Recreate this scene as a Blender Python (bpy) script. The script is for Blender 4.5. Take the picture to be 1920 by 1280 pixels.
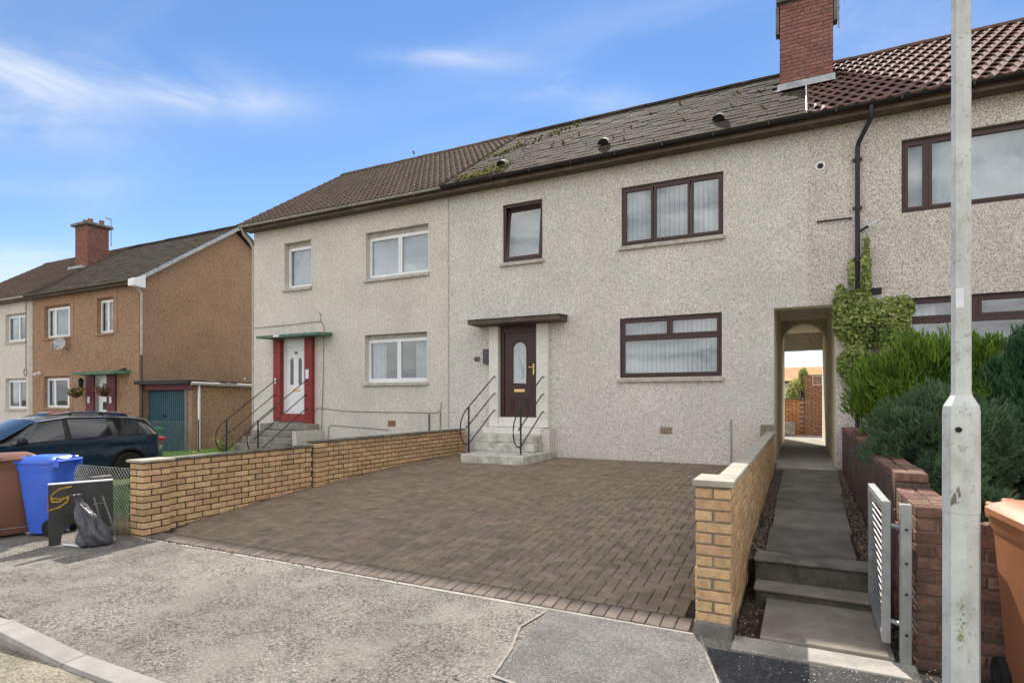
import bpy, bmesh, math, random
from mathutils import Vector, Matrix, noise as mnoise
random.seed(7)
R = math.radians
S = bpy.context.scene
for o in list(bpy.data.objects): bpy.data.objects.remove(o)
COL = S.collection

# ---------------------------------------------------------------- camera
cam = bpy.data.cameras.new('camera'); cam_o = bpy.data.objects.new('camera', cam); COL.objects.link(cam_o)
cam_o.location = (0, 0, 1.56); cam_o.rotation_euler = (R(90), 0, R(26.5756))
cam.sensor_width = 36; cam.lens = 1085.5 / 1920 * 36; cam.shift_y = 110 / 1920
cam.clip_start = .05; cam.clip_end = 5000
S.camera = cam_o

# ---------------------------------------------------------------- sky and sun
SUN_D = Vector((.42, -1.05, -1)).normalized()
EL = math.asin(-SUN_D.z); AZ = math.atan2(-SUN_D.x, -SUN_D.y)
W = bpy.data.worlds.new('World'); S.world = W; W.use_nodes = True
nt = W.node_tree; nt.nodes.clear()
def N(t, typ, **kw):
    n = t.nodes.new(typ)
    for k, v in kw.items(): setattr(n, k, v)
    return n
def sky():
    L = nt.links.new
    out = N(nt, 'ShaderNodeOutputWorld'); bg = N(nt, 'ShaderNodeBackground'); bg.inputs['Strength'].default_value = .06
    st = N(nt, 'ShaderNodeTexSky'); st.sky_type = 'NISHITA'; st.sun_disc = False
    st.sun_elevation = EL; st.sun_rotation = AZ; st.air_density = 1.0; st.dust_density = 0.0; st.ozone_density = 1.5
    hs = N(nt, 'ShaderNodeHueSaturation'); hs.inputs['Saturation'].default_value = 1.17; hs.inputs['Value'].default_value = 1.34; hs.inputs['Hue'].default_value = .506
    L(st.outputs[0], hs.inputs['Color'])
    tc = N(nt, 'ShaderNodeTexCoord'); sp = N(nt, 'ShaderNodeSeparateXYZ'); L(tc.outputs['Generated'], sp.inputs[0])
    def M(op, a, b=None, c=None):
        m = N(nt, 'ShaderNodeMath', operation=op)
        for i, v in enumerate((a, b, c)):
            if v is None: continue
            if isinstance(v, (int, float)): m.inputs[i].default_value = v
            else: L(v, m.inputs[i])
        return m.outputs[0]
    z = M('ADD', M('MAXIMUM', sp.outputs[2], 0), .22)
    px = M('DIVIDE', sp.outputs[0], z); py = M('DIVIDE', sp.outputs[1], z)
    cb = N(nt, 'ShaderNodeCombineXYZ'); L(px, cb.inputs[0]); L(py, cb.inputs[1])
    mp = N(nt, 'ShaderNodeMapping'); L(cb.outputs[0], mp.inputs[0])
    mp.inputs['Rotation'].default_value = (0, 0, R(-38)); mp.inputs['Scale'].default_value = (.75, 2.1, 1); mp.inputs['Location'].default_value = (3.1, .7, 0)
    n1 = N(nt, 'ShaderNodeTexNoise'); n1.inputs['Scale'].default_value = 1.1; n1.inputs['Detail'].default_value = 7; n1.inputs['Roughness'].default_value = .52; n1.inputs['Distortion'].default_value = .5
    L(mp.outputs[0], n1.inputs['Vector'])
    r1 = N(nt, 'ShaderNodeMapRange'); r1.interpolation_type = 'SMOOTHSTEP'; L(n1.outputs[0], r1.inputs[0])
    r1.inputs[1].default_value = .44; r1.inputs[2].default_value = .80
    # broken white cloud: it thickens unseen behind the camera to brighten the shaded fronts (the windows mirror it) and lies as a low bank on the horizon
    n2 = N(nt, 'ShaderNodeTexNoise'); n2.inputs['Scale'].default_value = 2.3; n2.inputs['Detail'].default_value = 7; n2.inputs['Roughness'].default_value = .58
    mp2 = N(nt, 'ShaderNodeMapping'); L(tc.outputs['Generated'], mp2.inputs[0]); mp2.inputs['Scale'].default_value = (1, 1, 2.4); mp2.inputs['Location'].default_value = (.3, 1.7, .2)
    L(mp2.outputs[0], n2.inputs['Vector'])
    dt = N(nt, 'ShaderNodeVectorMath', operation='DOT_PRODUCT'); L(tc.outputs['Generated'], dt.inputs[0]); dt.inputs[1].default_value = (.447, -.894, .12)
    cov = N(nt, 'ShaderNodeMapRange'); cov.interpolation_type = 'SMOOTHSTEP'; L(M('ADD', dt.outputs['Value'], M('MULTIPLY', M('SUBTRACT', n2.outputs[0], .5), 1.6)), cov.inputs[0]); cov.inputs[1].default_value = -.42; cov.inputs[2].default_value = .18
    hz = N(nt, 'ShaderNodeMapRange'); hz.interpolation_type = 'SMOOTHSTEP'; L(sp.outputs[2], hz.inputs[0]); hz.inputs[1].default_value = .24; hz.inputs[2].default_value = 0.03; hz.inputs[3].default_value = 0; hz.inputs[4].default_value = 1
    r2 = N(nt, 'ShaderNodeMapRange'); r2.interpolation_type = 'SMOOTHSTEP'; L(n2.outputs[0], r2.inputs[0]); r2.inputs[1].default_value = .40; r2.inputs[2].default_value = .62
    bank = M('MULTIPLY', hz.outputs[0], r2.outputs[0])
    # separate wisps of high cloud: centre direction, two tangent axes, density
    wisps = M('MULTIPLY', r1.outputs[0], CIR)
    n3 = N(nt, 'ShaderNodeTexNoise'); n3.inputs['Scale'].default_value = 5.0; n3.inputs['Detail'].default_value = 8; n3.inputs['Roughness'].default_value = .6; n3.inputs['Distortion'].default_value = .8
    mp3 = N(nt, 'ShaderNodeMapping'); mp3.inputs['Scale'].default_value = (1, 1, 3.2); mp3.inputs['Rotation'].default_value = (0, R(8), R(20)); L(tc.outputs['Generated'], mp3.inputs[0]); L(mp3.outputs[0], n3.inputs['Vector'])
    def dot(v):
        d = N(nt, 'ShaderNodeVectorMath', operation='DOT_PRODUCT'); L(tc.outputs['Generated'], d.inputs[0]); d.inputs[1].default_value = v; return d.outputs['Value']
    wob = M('MULTIPLY', M('SUBTRACT', n3.outputs[0], .5), 1.5)
    for c0, f1, f2, st_ in WISPS:
        a = M('ADD', dot(f1), M('MULTIPLY', wob, .6)); b_ = M('ADD', dot(f2), wob)
        g = M('EXPONENT', M('MULTIPLY', M('ADD', M('MULTIPLY', a, a), M('MULTIPLY', b_, b_)), -1.0))
        front = M('GREATER_THAN', dot(c0), .3)
        tex = M('MULTIPLY', M('POWER', M('MULTIPLY', n3.outputs[0], 1.55), 2.2), .72)
        wisps = M('ADD', wisps, M('MULTIPLY', M('MULTIPLY', M('MULTIPLY', g, front), tex), st_))
    thin = M('MINIMUM', M('ADD', wisps, M('MULTIPLY', bank, .8)), .88)
    mx = N(nt, 'ShaderNodeMixRGB'); L(thin, mx.inputs[0]); L(hs.outputs[0], mx.inputs[1]); mx.inputs[2].default_value = (8.2, 8.6, 9.2, 1)
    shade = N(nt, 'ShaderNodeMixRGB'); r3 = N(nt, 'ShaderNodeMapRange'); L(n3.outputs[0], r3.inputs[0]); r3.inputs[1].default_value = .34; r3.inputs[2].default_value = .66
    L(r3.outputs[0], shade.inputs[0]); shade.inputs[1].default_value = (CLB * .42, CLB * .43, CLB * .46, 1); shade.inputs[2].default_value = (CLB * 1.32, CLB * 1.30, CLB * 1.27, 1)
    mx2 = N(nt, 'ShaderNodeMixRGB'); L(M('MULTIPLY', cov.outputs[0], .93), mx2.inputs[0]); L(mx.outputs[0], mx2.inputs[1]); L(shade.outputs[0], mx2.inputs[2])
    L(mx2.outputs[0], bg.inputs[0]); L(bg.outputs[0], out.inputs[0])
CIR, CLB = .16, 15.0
WISPS = (
((-0.7934, 0.4489, 0.4111), (2.147, 4.289, -0.54), (-7.632, 7.915, -23.37), 0.75),
((-0.7212, 0.5514, 0.4194), (7.043, 9.78, -0.746), (-15.228, 21.856, -54.926), 0.6),
((-0.8597, 0.3785, 0.3431), (3.489, 9.073, -1.266), (-7.198, 5.074, -23.634), 0.65),
((-0.4617, 0.7286, 0.506), (9.182, 6.084, -0.382), (-21.673, 37.561, -73.864), 0.8),
((-0.2856, 0.8434, 0.4551), (7.727, 3.087, -0.872), (-11.776, 15.19, -35.544), 0.4),
((-0.91, 0.3775, 0.1715), (4.093, 9.612, 0.557), (-2.326, 10.03, -34.417), 0.9),
((-0.8678, 0.4114, 0.2786), (5.275, 11.127, -0.0), (-10.712, 21.415, -64.981), 0.35),
((0.1134, 0.88, 0.4612), (7.442, -0.959, -0.0), (-3.059, 6.116, -10.916), 0.28),
)
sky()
sun = bpy.data.lights.new('sun', 'SUN'); sun.energy = 4.1; sun.angle = R(.55); sun.color = (1, .93, .83)
sun_o = bpy.data.objects.new('sun', sun); COL.objects.link(sun_o); sun_o.rotation_euler = SUN_D.to_track_quat('-Z', 'Y').to_euler(); sun_o.location = (-10, 25, 25)
S.view_settings.view_transform = 'Standard'; S.view_settings.look = 'None'; S.view_settings.gamma = 1; S.view_settings.exposure = .95
S.render.engine = 'CYCLES'

# ---------------------------------------------------------------- materials
MATS = {}
def mat(name, col, rough=.8, var=.12, vscale=6, spec=.3, bump=0, bscale=60, rnd=0, metal=0, speck=None, sscale=60, sthr=(.5, .6), dirt=None, dscale=1.5, dthr=(.5, .7), dstr=.7, coat=0, strz=1, bdist=.01, peb=None):
    if name in MATS: return MATS[name]
    m = bpy.data.materials.new(name); m.use_nodes = True; t = m.node_tree; L = t.links.new
    b = t.nodes['Principled BSDF']; b.inputs['Roughness'].default_value = rough; b.inputs['Metallic'].default_value = metal
    b.inputs['Specular IOR Level'].default_value = spec; b.inputs['Coat Weight'].default_value = coat; b.inputs['Coat Roughness'].default_value = .08
    g = N(t, 'ShaderNodeNewGeometry'); pos = g.outputs['Position']
    if strz != 1:
        mpn = N(t, 'ShaderNodeMapping'); mpn.inputs['Scale'].default_value = (1, 1, strz); L(pos, mpn.inputs[0]); dpos = mpn.outputs[0]
    else: dpos = pos
    def noise(scale, det=4, p=pos, rg=.6):
        n = N(t, 'ShaderNodeTexNoise'); n.inputs['Scale'].default_value = scale; n.inputs['Detail'].default_value = det; n.inputs['Roughness'].default_value = rg; L(p, n.inputs['Vector']); return n.outputs[0]
    def ramp(x, a, c):
        n = N(t, 'ShaderNodeMapRange'); n.interpolation_type = 'SMOOTHSTEP'; L(x, n.inputs[0]); n.inputs[1].default_value = a; n.inputs[2].default_value = c; return n.outputs[0]
    def mix(f, a, c):
        n = N(t, 'ShaderNodeMixRGB')
        for i, v in enumerate((f, a, c)):
            if isinstance(v, (int, float)): n.inputs[i].default_value = v
            elif isinstance(v, tuple): n.inputs[i].default_value = (*v, 1)
            else: L(v, n.inputs[i])
        return n.outputs[0]
    lo = tuple(max(0, c * (1 - var * 1.6)) for c in col); hi = tuple(c * (1 + var * 1.6) for c in col)
    c = mix(ramp(noise(vscale, 5), .3, .7), lo, hi)
    if rnd:
        oi = N(t, 'ShaderNodeObjectInfo'); a = N(t, 'ShaderNodeMath', operation='ADD'); L(oi.outputs['Random'], a.inputs[0]); L(g.outputs['Random Per Island'], a.inputs[1])
        f = N(t, 'ShaderNodeMath', operation='FRACT'); L(a.outputs[0], f.inputs[0])
        mr = N(t, 'ShaderNodeMapRange'); L(f.outputs[0], mr.inputs[0]); mr.inputs[3].default_value = 1 - rnd; mr.inputs[4].default_value = 1 + rnd
        h = N(t, 'ShaderNodeHueSaturation'); L(c, h.inputs['Color']); L(mr.outputs[0], h.inputs['Value'])
        f2 = N(t, 'ShaderNodeMath', operation='MULTIPLY'); L(f.outputs[0], f2.inputs[0]); f2.inputs[1].default_value = 7.31
        f3 = N(t, 'ShaderNodeMath', operation='FRACT'); L(f2.outputs[0], f3.inputs[0])
        mr2 = N(t, 'ShaderNodeMapRange'); L(f3.outputs[0], mr2.inputs[0]); mr2.inputs[3].default_value = .5 - rnd * .05; mr2.inputs[4].default_value = .5 + rnd * .05
        L(mr2.outputs[0], h.inputs['Hue'])
        c = h.outputs[0]
    if speck:
        for i, (sc, amt) in enumerate(((sscale, 1.0), (sscale * 2.3, .6))):
            n = ramp(noise(sc, 2, rg=.7), *sthr); mm = N(t, 'ShaderNodeMath', operation='MULTIPLY'); L(n, mm.inputs[0]); mm.inputs[1].default_value = amt
            c = mix(mm.outputs[0], c, speck)
    vor = None
    if peb:
        vor = N(t, 'ShaderNodeTexVoronoi'); vor.inputs['Scale'].default_value = peb[0]; vor.inputs['Randomness'].default_value = 1; L(pos, vor.inputs['Vector'])
        se = N(t, 'ShaderNodeSeparateColor'); L(vor.outputs['Color'], se.inputs[0])
        pr = N(t, 'ShaderNodeMapRange'); L(se.outputs[0], pr.inputs[0]); pr.inputs[3].default_value = 1 - peb[1]; pr.inputs[4].default_value = 1 + peb[1]
        ed = N(t, 'ShaderNodeMapRange'); L(vor.outputs['Distance'], ed.inputs[0]); ed.inputs[1].default_value = .35; ed.inputs[2].default_value = .85; ed.inputs[3].default_value = 1; ed.inputs[4].default_value = 1 - peb[2]
        pm = N(t, 'ShaderNodeMath', operation='MULTIPLY'); L(pr.outputs[0], pm.inputs[0]); L(ed.outputs[0], pm.inputs[1])
        ph = N(t, 'ShaderNodeHueSaturation'); L(c, ph.inputs['Color']); L(pm.outputs[0], ph.inputs['Value']); c = ph.outputs[0]
    if dirt:
        n = ramp(noise(dscale, 6, dpos, .65), *dthr); mm = N(t, 'ShaderNodeMath', operation='MULTIPLY'); L(n, mm.inputs[0]); mm.inputs[1].default_value = dstr
        c = mix(mm.outputs[0], c, dirt)
    L(c, b.inputs['Base Color'])
    if bump:
        bp = N(t, 'ShaderNodeBump'); bp.inputs['Strength'].default_value = bump; bp.inputs['Distance'].default_value = bdist
        L(noise(bscale, 5, rg=.65), bp.inputs['Height']); L(bp.outputs[0], b.inputs['Normal'])
    MATS[name] = m; return m
def glass(name, tint=(1, 1, 1), refl=1.9, rough=0.0):
    if name in MATS: return MATS[name]
    m = bpy.data.materials.new(name); m.use_nodes = True; t = m.node_tree; t.nodes.clear(); L = t.links.new
    o = N(t, 'ShaderNodeOutputMaterial'); mx = N(t, 'ShaderNodeMixShader'); ab = N(t, 'ShaderNodeMath', operation='ABSOLUTE'); ds = N(t, 'ShaderNodeVectorMath', operation='DOT_PRODUCT'); om = N(t, 'ShaderNodeMath', operation='SUBTRACT'); pw = N(t, 'ShaderNodeMath', operation='POWER'); fr = N(t, 'ShaderNodeMath', operation='MULTIPLY_ADD'); f0 = ((refl - 1) / (refl + 1)) ** 2
    tr = N(t, 'ShaderNodeBsdfTransparent'); tr.inputs[0].default_value = (*tint, 1); gl = N(t, 'ShaderNodeBsdfGlossy'); gl.inputs['Roughness'].default_value = rough
    n = N(t, 'ShaderNodeTexNoise'); n.inputs['Scale'].default_value = 1.6; bp = N(t, 'ShaderNodeBump'); bp.inputs['Strength'].default_value = .04; bp.inputs['Distance'].default_value = .05
    g = N(t, 'ShaderNodeNewGeometry'); L(g.outputs['Position'], n.inputs['Vector']); L(n.outputs[0], bp.inputs['Height']); L(bp.outputs[0], gl.inputs['Normal'])
    L(g.outputs['Incoming'], ds.inputs[0]); L(g.outputs['Normal'], ds.inputs[1]); L(ds.outputs['Value'], ab.inputs[0]); om.inputs[0].default_value = 1; L(ab.outputs[0], om.inputs[1]); L(om.outputs[0], pw.inputs[0]); pw.inputs[1].default_value = 5; L(pw.outputs[0], fr.inputs[0]); fr.inputs[1].default_value = 1 - f0; fr.inputs[2].default_value = f0
    L(fr.outputs[0], mx.inputs[0]); L(tr.outputs[0], mx.inputs[1]); L(gl.outputs[0], mx.inputs[2]); L(mx.outputs[0], o.inputs[0])
    MATS[name] = m; return m
def leafmat(name, cols, rough=.55):
    if name in MATS: return MATS[name]
    m = bpy.data.materials.new(name); m.use_nodes = True; t = m.node_tree; L = t.links.new
    b = t.nodes['Principled BSDF']; b.inputs['Roughness'].default_value = rough; b.inputs['Specular IOR Level'].default_value = .25
    g = N(t, 'ShaderNodeNewGeometry'); rp = N(t, 'ShaderNodeValToRGB'); e = rp.color_ramp.elements
    while len(e) < len(cols): e.new(.5)
    for i, c in enumerate(cols): e[i].position = i / (len(cols) - 1); e[i].color = (*c, 1)
    n = N(t, 'ShaderNodeTexNoise'); n.inputs['Scale'].default_value = 3.5; L(g.outputs['Position'], n.inputs['Vector'])
    a = N(t, 'ShaderNodeMath', operation='MULTIPLY_ADD'); L(n.outputs[0], a.inputs[0]); a.inputs[1].default_value = 1.1
    s2 = N(t, 'ShaderNodeMath', operation='MULTIPLY_ADD'); L(g.outputs['Random Per Island'], s2.inputs[0]); s2.inputs[1].default_value = .7; s2.inputs[2].default_value = -.4
    L(s2.outputs[0], a.inputs[2]); L(a.outputs[0], rp.inputs[0]); L(rp.outputs[0], b.inputs['Base Color'])
    tb = N(t, 'ShaderNodeBsdfTranslucent'); L(rp.outputs[0], tb.inputs[0]); mx = N(t, 'ShaderNodeMixShader'); mx.inputs[0].default_value = .35
    L(b.outputs[0], mx.inputs[1]); L(tb.outputs[0], mx.inputs[2]); L(mx.outputs[0], t.nodes['Material Output'].inputs[0])
    MATS[name] = m; return m

m_harl = mat('harling_cream', (.73, .69, .635), .95, .04, 1.2, .1, bump=.6, bscale=80, speck=(.44, .40, .36), sscale=42, sthr=(.545, .67), dirt=(.52, .48, .43), dscale=2.2, dthr=(.48, .76), dstr=.42, bdist=.010, strz=.10, peb=(56, .20, .34))
m_harl_l = mat('harling_pale', (.70, .65, .585), .95, .04, 1.1, .1, bump=.6, bscale=80, speck=(.45, .41, .365), sscale=44, sthr=(.56, .68), dirt=(.48, .45, .40), dscale=2.0, dthr=(.48, .8), dstr=.38, bdist=.009, strz=.10, peb=(56, .20, .32))
m_harl_r = mat('harling_coarse', (.72, .66, .60), .95, .05, 1.2, .1, bump=.9, bscale=50, speck=(.32, .285, .25), sscale=40, sthr=(.54, .66), dirt=(.47, .42, .37), dscale=2, dthr=(.5, .8), dstr=.3, bdist=.014, strz=.12, peb=(54, .23, .36))
m_harl_b = mat('harling_brown', (.395, .25, .16), .95, .06, .9, .1, bump=.7, bscale=50, speck=(.25, .165, .10), sscale=22, sthr=(.52, .66), dirt=(.31, .21, .14), dscale=.9, dthr=(.45, .75), dstr=.5, bdist=.012, peb=(26, .25, .3))
m_smooth_b = mat('smooth_brown_render', (.33, .20, .13), .9, .06, 3, .15, bump=.1)
m_white = mat('white_upvc', (.78, .79, .80), .35, .03, 4, .4, dirt=(.55, .55, .52), dscale=2, dstr=.15)
m_brown_pvc = mat('dark_brown_upvc', (.052, .023, .020), .38, .08, 5, .4, bump=.02, bscale=90)
m_sill = mat('concrete_sill', (.46, .43, .38), .9, .1, 8, .2, bump=.15, bscale=80, dirt=(.22, .21, .18), dscale=5, dthr=(.5, .75), dstr=.6)
m_blind = mat('blind_fabric', (.68, .71, .74), .8, .02, 5, .2)
m_net = mat('net_curtain', (.60, .64, .69), .9, .03, 3, .1)
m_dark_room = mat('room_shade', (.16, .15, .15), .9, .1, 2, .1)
m_glass = glass('window_glass', (.83, .86, .87), 2.15)
m_glass_dark = glass('tinted_glass', (.12, .13, .14), 1.6)
m_frost = mat('frosted_glass', (.50, .54, .57), .15, .05, 12, .5)
m_black = mat('black_plastic', (.018, .018, .020), .38, .1, 8, .4, dirt=(.07, .065, .06), dscale=5, dthr=(.55, .8), dstr=.4)
m_iron = mat('black_painted_iron', (.022, .024, .024), .5, .2, 12, .4, bump=.05)
m_gut_w = mat('grey_gutter', (.44, .42, .38), .6, .1, 4, .3, dirt=(.2, .18, .15), dscale=2, dstr=.5)
m_fascia = mat('eave_board', (.10, .075, .055), .7, .15, 5, .3, dirt=(.24, .2, .13), dscale=1.3, dthr=(.55, .75), dstr=.6)
m_cream = mat('cream_paint', (.83, .77, .63), .75, .04, 1.5, .2, bump=.1, bscale=30, dirt=(.55, .49, .37), dscale=1.1, dthr=(.58, .88), dstr=.35)
m_white_brick = mat('white_painted_brick', (.72, .70, .64), .7, .04, 5, .25, bump=.12, bscale=40, dirt=(.45, .43, .36), dscale=4, dthr=(.55, .8), dstr=.35)
m_red_brick_paint = mat('red_painted_brick', (.26, .035, .030), .55, .1, 6, .35, bump=.1, bscale=40)
m_conc = mat('concrete', (.34, .32, .29), .92, .14, 5, .2, bump=.25, bscale=90, speck=(.2, .185, .165), sscale=90, sthr=(.55, .7), dirt=(.15, .14, .115), dscale=1.6, dthr=(.5, .75), dstr=.6)
m_conc_d = mat('dark_concrete', (.20, .185, .165), .92, .16, 5, .2, bump=.3, bscale=80, speck=(.11, .10, .09), sscale=80, sthr=(.52, .7), dirt=(.075, .075, .055), dscale=2.2, dthr=(.45, .7), dstr=.7)
m_step = mat('painted_step_worn', (.56, .545, .49), .85, .08, 6, .2, bump=.15, bscale=60, dirt=(.22, .215, .16), dscale=4.5, dthr=(.42, .68), dstr=.75)
m_flag = mat('paving_flag', (.172, .160, .142), .92, .15, 4, .15, bump=.25, bscale=70, rnd=.2, speck=(.11, .10, .09), sscale=110, sthr=(.5, .7), dirt=(.09, .085, .07), dscale=2.3, dthr=(.5, .7), dstr=.6)
m_paver = mat('block_paver', (.245, .192, .140), .92, .12, 7, .12, bump=.4, bscale=140, rnd=.13, speck=(.145, .115, .088), sscale=110, sthr=(.54, .7), dirt=(.135, .108, .084), dscale=1.7, dthr=(.5, .72), dstr=.5, peb=(130, .16, .1))
m_paver_red = mat('red_block_paver', (.245, .165, .14), .9, .12, 9, .15, bump=.3, bscale=140, rnd=.12, dirt=(.16, .125, .105), dscale=1.2, dthr=(.45, .75), dstr=.5)
m_joint = mat('jointing_sand', (.05, .042, .034), .98, .2, 20, .05, dirt=(.045, .055, .028), dscale=1.3, dthr=(.55, .7), dstr=.6)
m_pave = mat('worn_asphalt', (.235, .214, .192), .95, .16, .9, .12, bump=1, bscale=60, speck=(.075, .068, .062), sscale=26, sthr=(.615, .68), dirt=(.29, .268, .238), dscale=2.6, dthr=(.44, .64), dstr=.5, bdist=.015, peb=(72, .42, .5))
m_patch_a = mat('asphalt_patch', (.165, .158, .15), .95, .12, 3, .15, bump=.7, bscale=120, speck=(.36, .345, .32), sscale=90, sthr=(.62, .70), dirt=(.12, .115, .11), dscale=1.6, dthr=(.5, .75), dstr=.5, bdist=.008, peb=(110, .35, .3))
m_patch_b = mat('dark_asphalt_patch', (.06, .06, .062), .95, .15, 4, .2, bump=.7, bscale=120, speck=(.16, .155, .15), sscale=90, sthr=(.64, .72), bdist=.008, peb=(110, .4, .3))  # darker colour than the other asphalt patch
m_seal = mat('cement_seam', (.36, .34, .31), .95, .2, 14, .1, bump=.3, bscale=120, dirt=(.19, .175, .16), dscale=14, dthr=(.42, .6), dstr=.8)
m_road = mat('gritty_road', (.27, .245, .19), .95, .12, 2, .15, bump=.8, bscale=90, speck=(.15, .135, .11), sscale=60, sthr=(.58, .68), dirt=(.39, .355, .27), dscale=1.0, dthr=(.5, .7), dstr=.6, bdist=.01, peb=(80, .35, .3))
m_kerb = mat('kerb_concrete', (.30, .285, .262), .92, .08, 6, .2, bump=.25, bscale=110, rnd=.06, speck=(.25, .24, .22), sscale=110, sthr=(.52, .7), dirt=(.2, .185, .16), dscale=2.5, dthr=(.5, .75), dstr=.5)
m_soil = mat('garden_soil', (.062, .045, .032), .98, .3, 8, .05, bump=.8, bscale=40, bdist=.03)
m_earth = mat('rough_ground', (.105, .105, .055), .98, .3, 1.2, .05, bump=.6, bscale=20, bdist=.03)
m_lawn_b = mat('lawn_base', (.045, .075, .022), .98, .25, 5, .05, bump=.6, bscale=50, bdist=.02)
m_brick_y = mat('buff_brick', (.54, .36, .20), .92, .10, 16, .12, bump=.4, bscale=90, rnd=.17, speck=(.33, .205, .11), sscale=60, sthr=(.57, .7), dirt=(.22, .165, .115), dscale=3.0, dthr=(.56, .76), dstr=.65)
m_mortar_g = mat('grey_mortar', (.055, .047, .040), .97, .15, 12, .1, bump=.2)
m_brick_r = mat('red_brick', (.185, .108, .084), .95, .18, 14, .1, bump=.7, bscale=60, rnd=.25, speck=(.36, .25, .21), sscale=30, sthr=(.66, .74), dirt=(.10, .072, .06), dscale=5, dthr=(.48, .68), dstr=.75, bdist=.015)
m_mortar_r = mat('brown_mortar', (.16, .125, .105), .97, .15, 12, .1, bump=.2)
m_rough_r = mat('red_roughcast', (.155, .112, .094), .95, .14, 3, .1, bump=.9, bscale=45, speck=(.095, .062, .055), sscale=34, sthr=(.52, .65), dirt=(.25, .20, .175), dscale=3, dthr=(.58, .76), dstr=.5, bdist=.015, peb=(60, .2, .2))
m_chim = mat('chimney_brick', (.265, .125, .105), .95, .12, 12, .1, bump=.4, bscale=70, rnd=.16, speck=(.20, .085, .07), sscale=30, sthr=(.55, .7), dirt=(.14, .09, .075), dscale=2.5, dthr=(.54, .74), dstr=.5)
m_lead = mat('lead_flashing', (.36, .38, .40), .55, .15, 8, .4, dirt=(.6, .6, .58), dscale=6, dstr=.6)
m_tile_l = mat('brown_roof_tile', (.112, .080, .062), .95, .16, 6, .1, bump=.25, bscale=60, rnd=.2, dirt=(.055, .045, .036), dscale=1.5, dthr=(.48, .72), dstr=.6)
m_tile_m = mat('weathered_flat_tile', (.066, .053, .042), .97, .25, 4, .06, bump=.8, bscale=22, rnd=.08, speck=(.125, .108, .085), sscale=9, sthr=(.58, .74), dirt=(.046, .038, .03), dscale=2.0, dthr=(.42, .66), dstr=.65, bdist=.03)
m_tile_r = mat('red_pantile', (.155, .085, .070), .80, .14, 6, .25, bump=.2, bscale=70, rnd=.22, dirt=(.075, .057, .048), dscale=2.2, dthr=(.45, .68), dstr=.7)
m_moss = mat('yellow_moss', (.19, .175, .055), .98, .3, 15, .05, bump=.6, bscale=60)
m_galv = mat('galvanised_steel', (.33, .345, .35), .5, .08, 12, .5, metal=.5, bump=.05, dirt=(.24, .25, .24), dscale=7, dstr=.5)
m_lamp = mat('lamp_column_paint', (.56, .58, .56), .6, .07, 5, .35, bump=.2, bscale=50, speck=(.36, .37, .32), sscale=22, sthr=(.60, .74), dirt=(.33, .345, .27), dscale=6, dthr=(.5, .72), dstr=.65, strz=.5)
m_lamp_dirt = mat('glue_residue', (.20, .19, .14), .9, .2, 30, .2)
m_algae = mat('algae_stain', (.24, .30, .10), .9, .2, 20, .2)
m_bin_blue = mat('blue_bin_plastic', (.045, .135, .66), .42, .06, 3, .45, bump=.02, dirt=(.10, .15, .42), dscale=2, dstr=.4)
m_bin_br = mat('brown_bin_plastic', (.32, .132, .062), .5, .08, 2.5, .35, bump=.03, dirt=(.24, .12, .07), dscale=1.6, dstr=.5)
m_bin_db = mat('dark_brown_bin_plastic', (.19, .085, .055), .45, .08, 2.5, .4, bump=.03)
m_bin_gr = mat('green_bin_plastic', (.012, .13, .07), .42, .08, 3, .4)
m_rubber = mat('black_rubber', (.02, .02, .02), .8, .2, 20, .2)
m_yellow = mat('yellow_paint', (.36, .22, .035), .75, .25, 25, .2)
m_brass = mat('polished_brass', (.75, .55, .22), .3, .05, 20, .5, metal=.9)
m_board = mat('black_board', (.022, .022, .020), .45, .2, 6, .4, bump=.03)
m_bag = mat('grey_bin_bag', (.06, .062, .075), .28, .15, 6, .6, bump=.5, bscale=14, bdist=.04)
m_gdoor = mat('teal_garage_door', (.028, .088, .115), .6, .1, 2, .3, dirt=(.05, .09, .11), dscale=1.5, dstr=.5)
m_maroon = mat('maroon_paint', (.115, .022, .030), .55, .08, 5, .3)
m_green = mat('green_canopy_paint', (.085, .165, .115), .7, .15, 6, .3, dirt=(.25, .28, .22), dscale=4, dthr=(.5, .7), dstr=.6)
m_carp = mat('dark_blue_car_paint', (.006, .030, .068), .25, .05, 1, .5, metal=.35, coat=1)
m_carp_r = mat('red_car_paint', (.40, .012, .010), .3, .05, 1, .5, coat=1)
m_trim = mat('black_car_trim', (.014, .014, .015), .5, .1, 10, .3)
m_chrome = mat('chrome', (.75, .76, .78), .15, .02, 10, .5, metal=1)
m_carglass = mat('dark_car_glass', (.012, .014, .016), .04, .02, 2, .8)
m_alloy = mat('silver_alloy', (.62, .63, .65), .35, .03, 10, .5, metal=.6)
m_tail = mat('red_lens', (.35, .01, .01), .2, .05, 5, .5)
m_clay = mat('clay_pot', (.28, .13, .085), .9, .12, 6, .1)
m_wood = mat('grey_wood', (.2, .17, .135), .9, .2, 9, .1)
m_bark = mat('shrub_bark', (.09, .06, .04), .95, .3, 10, .05, bump=.5)
m_stone = mat('gravel_stone', (.17, .138, .115), .9, .1, 10, .15, rnd=.6)
m_grit = mat('pale_grit', (.62, .60, .55), .9, .1, 10, .1, rnd=.3)
m_green_wire = mat('fence_wire', (.33, .35, .33), .45, .2, 10, .4, metal=.4)
m_poster = mat('white_notice', (.75, .76, .8), .6, .03, 20, .3)

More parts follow.
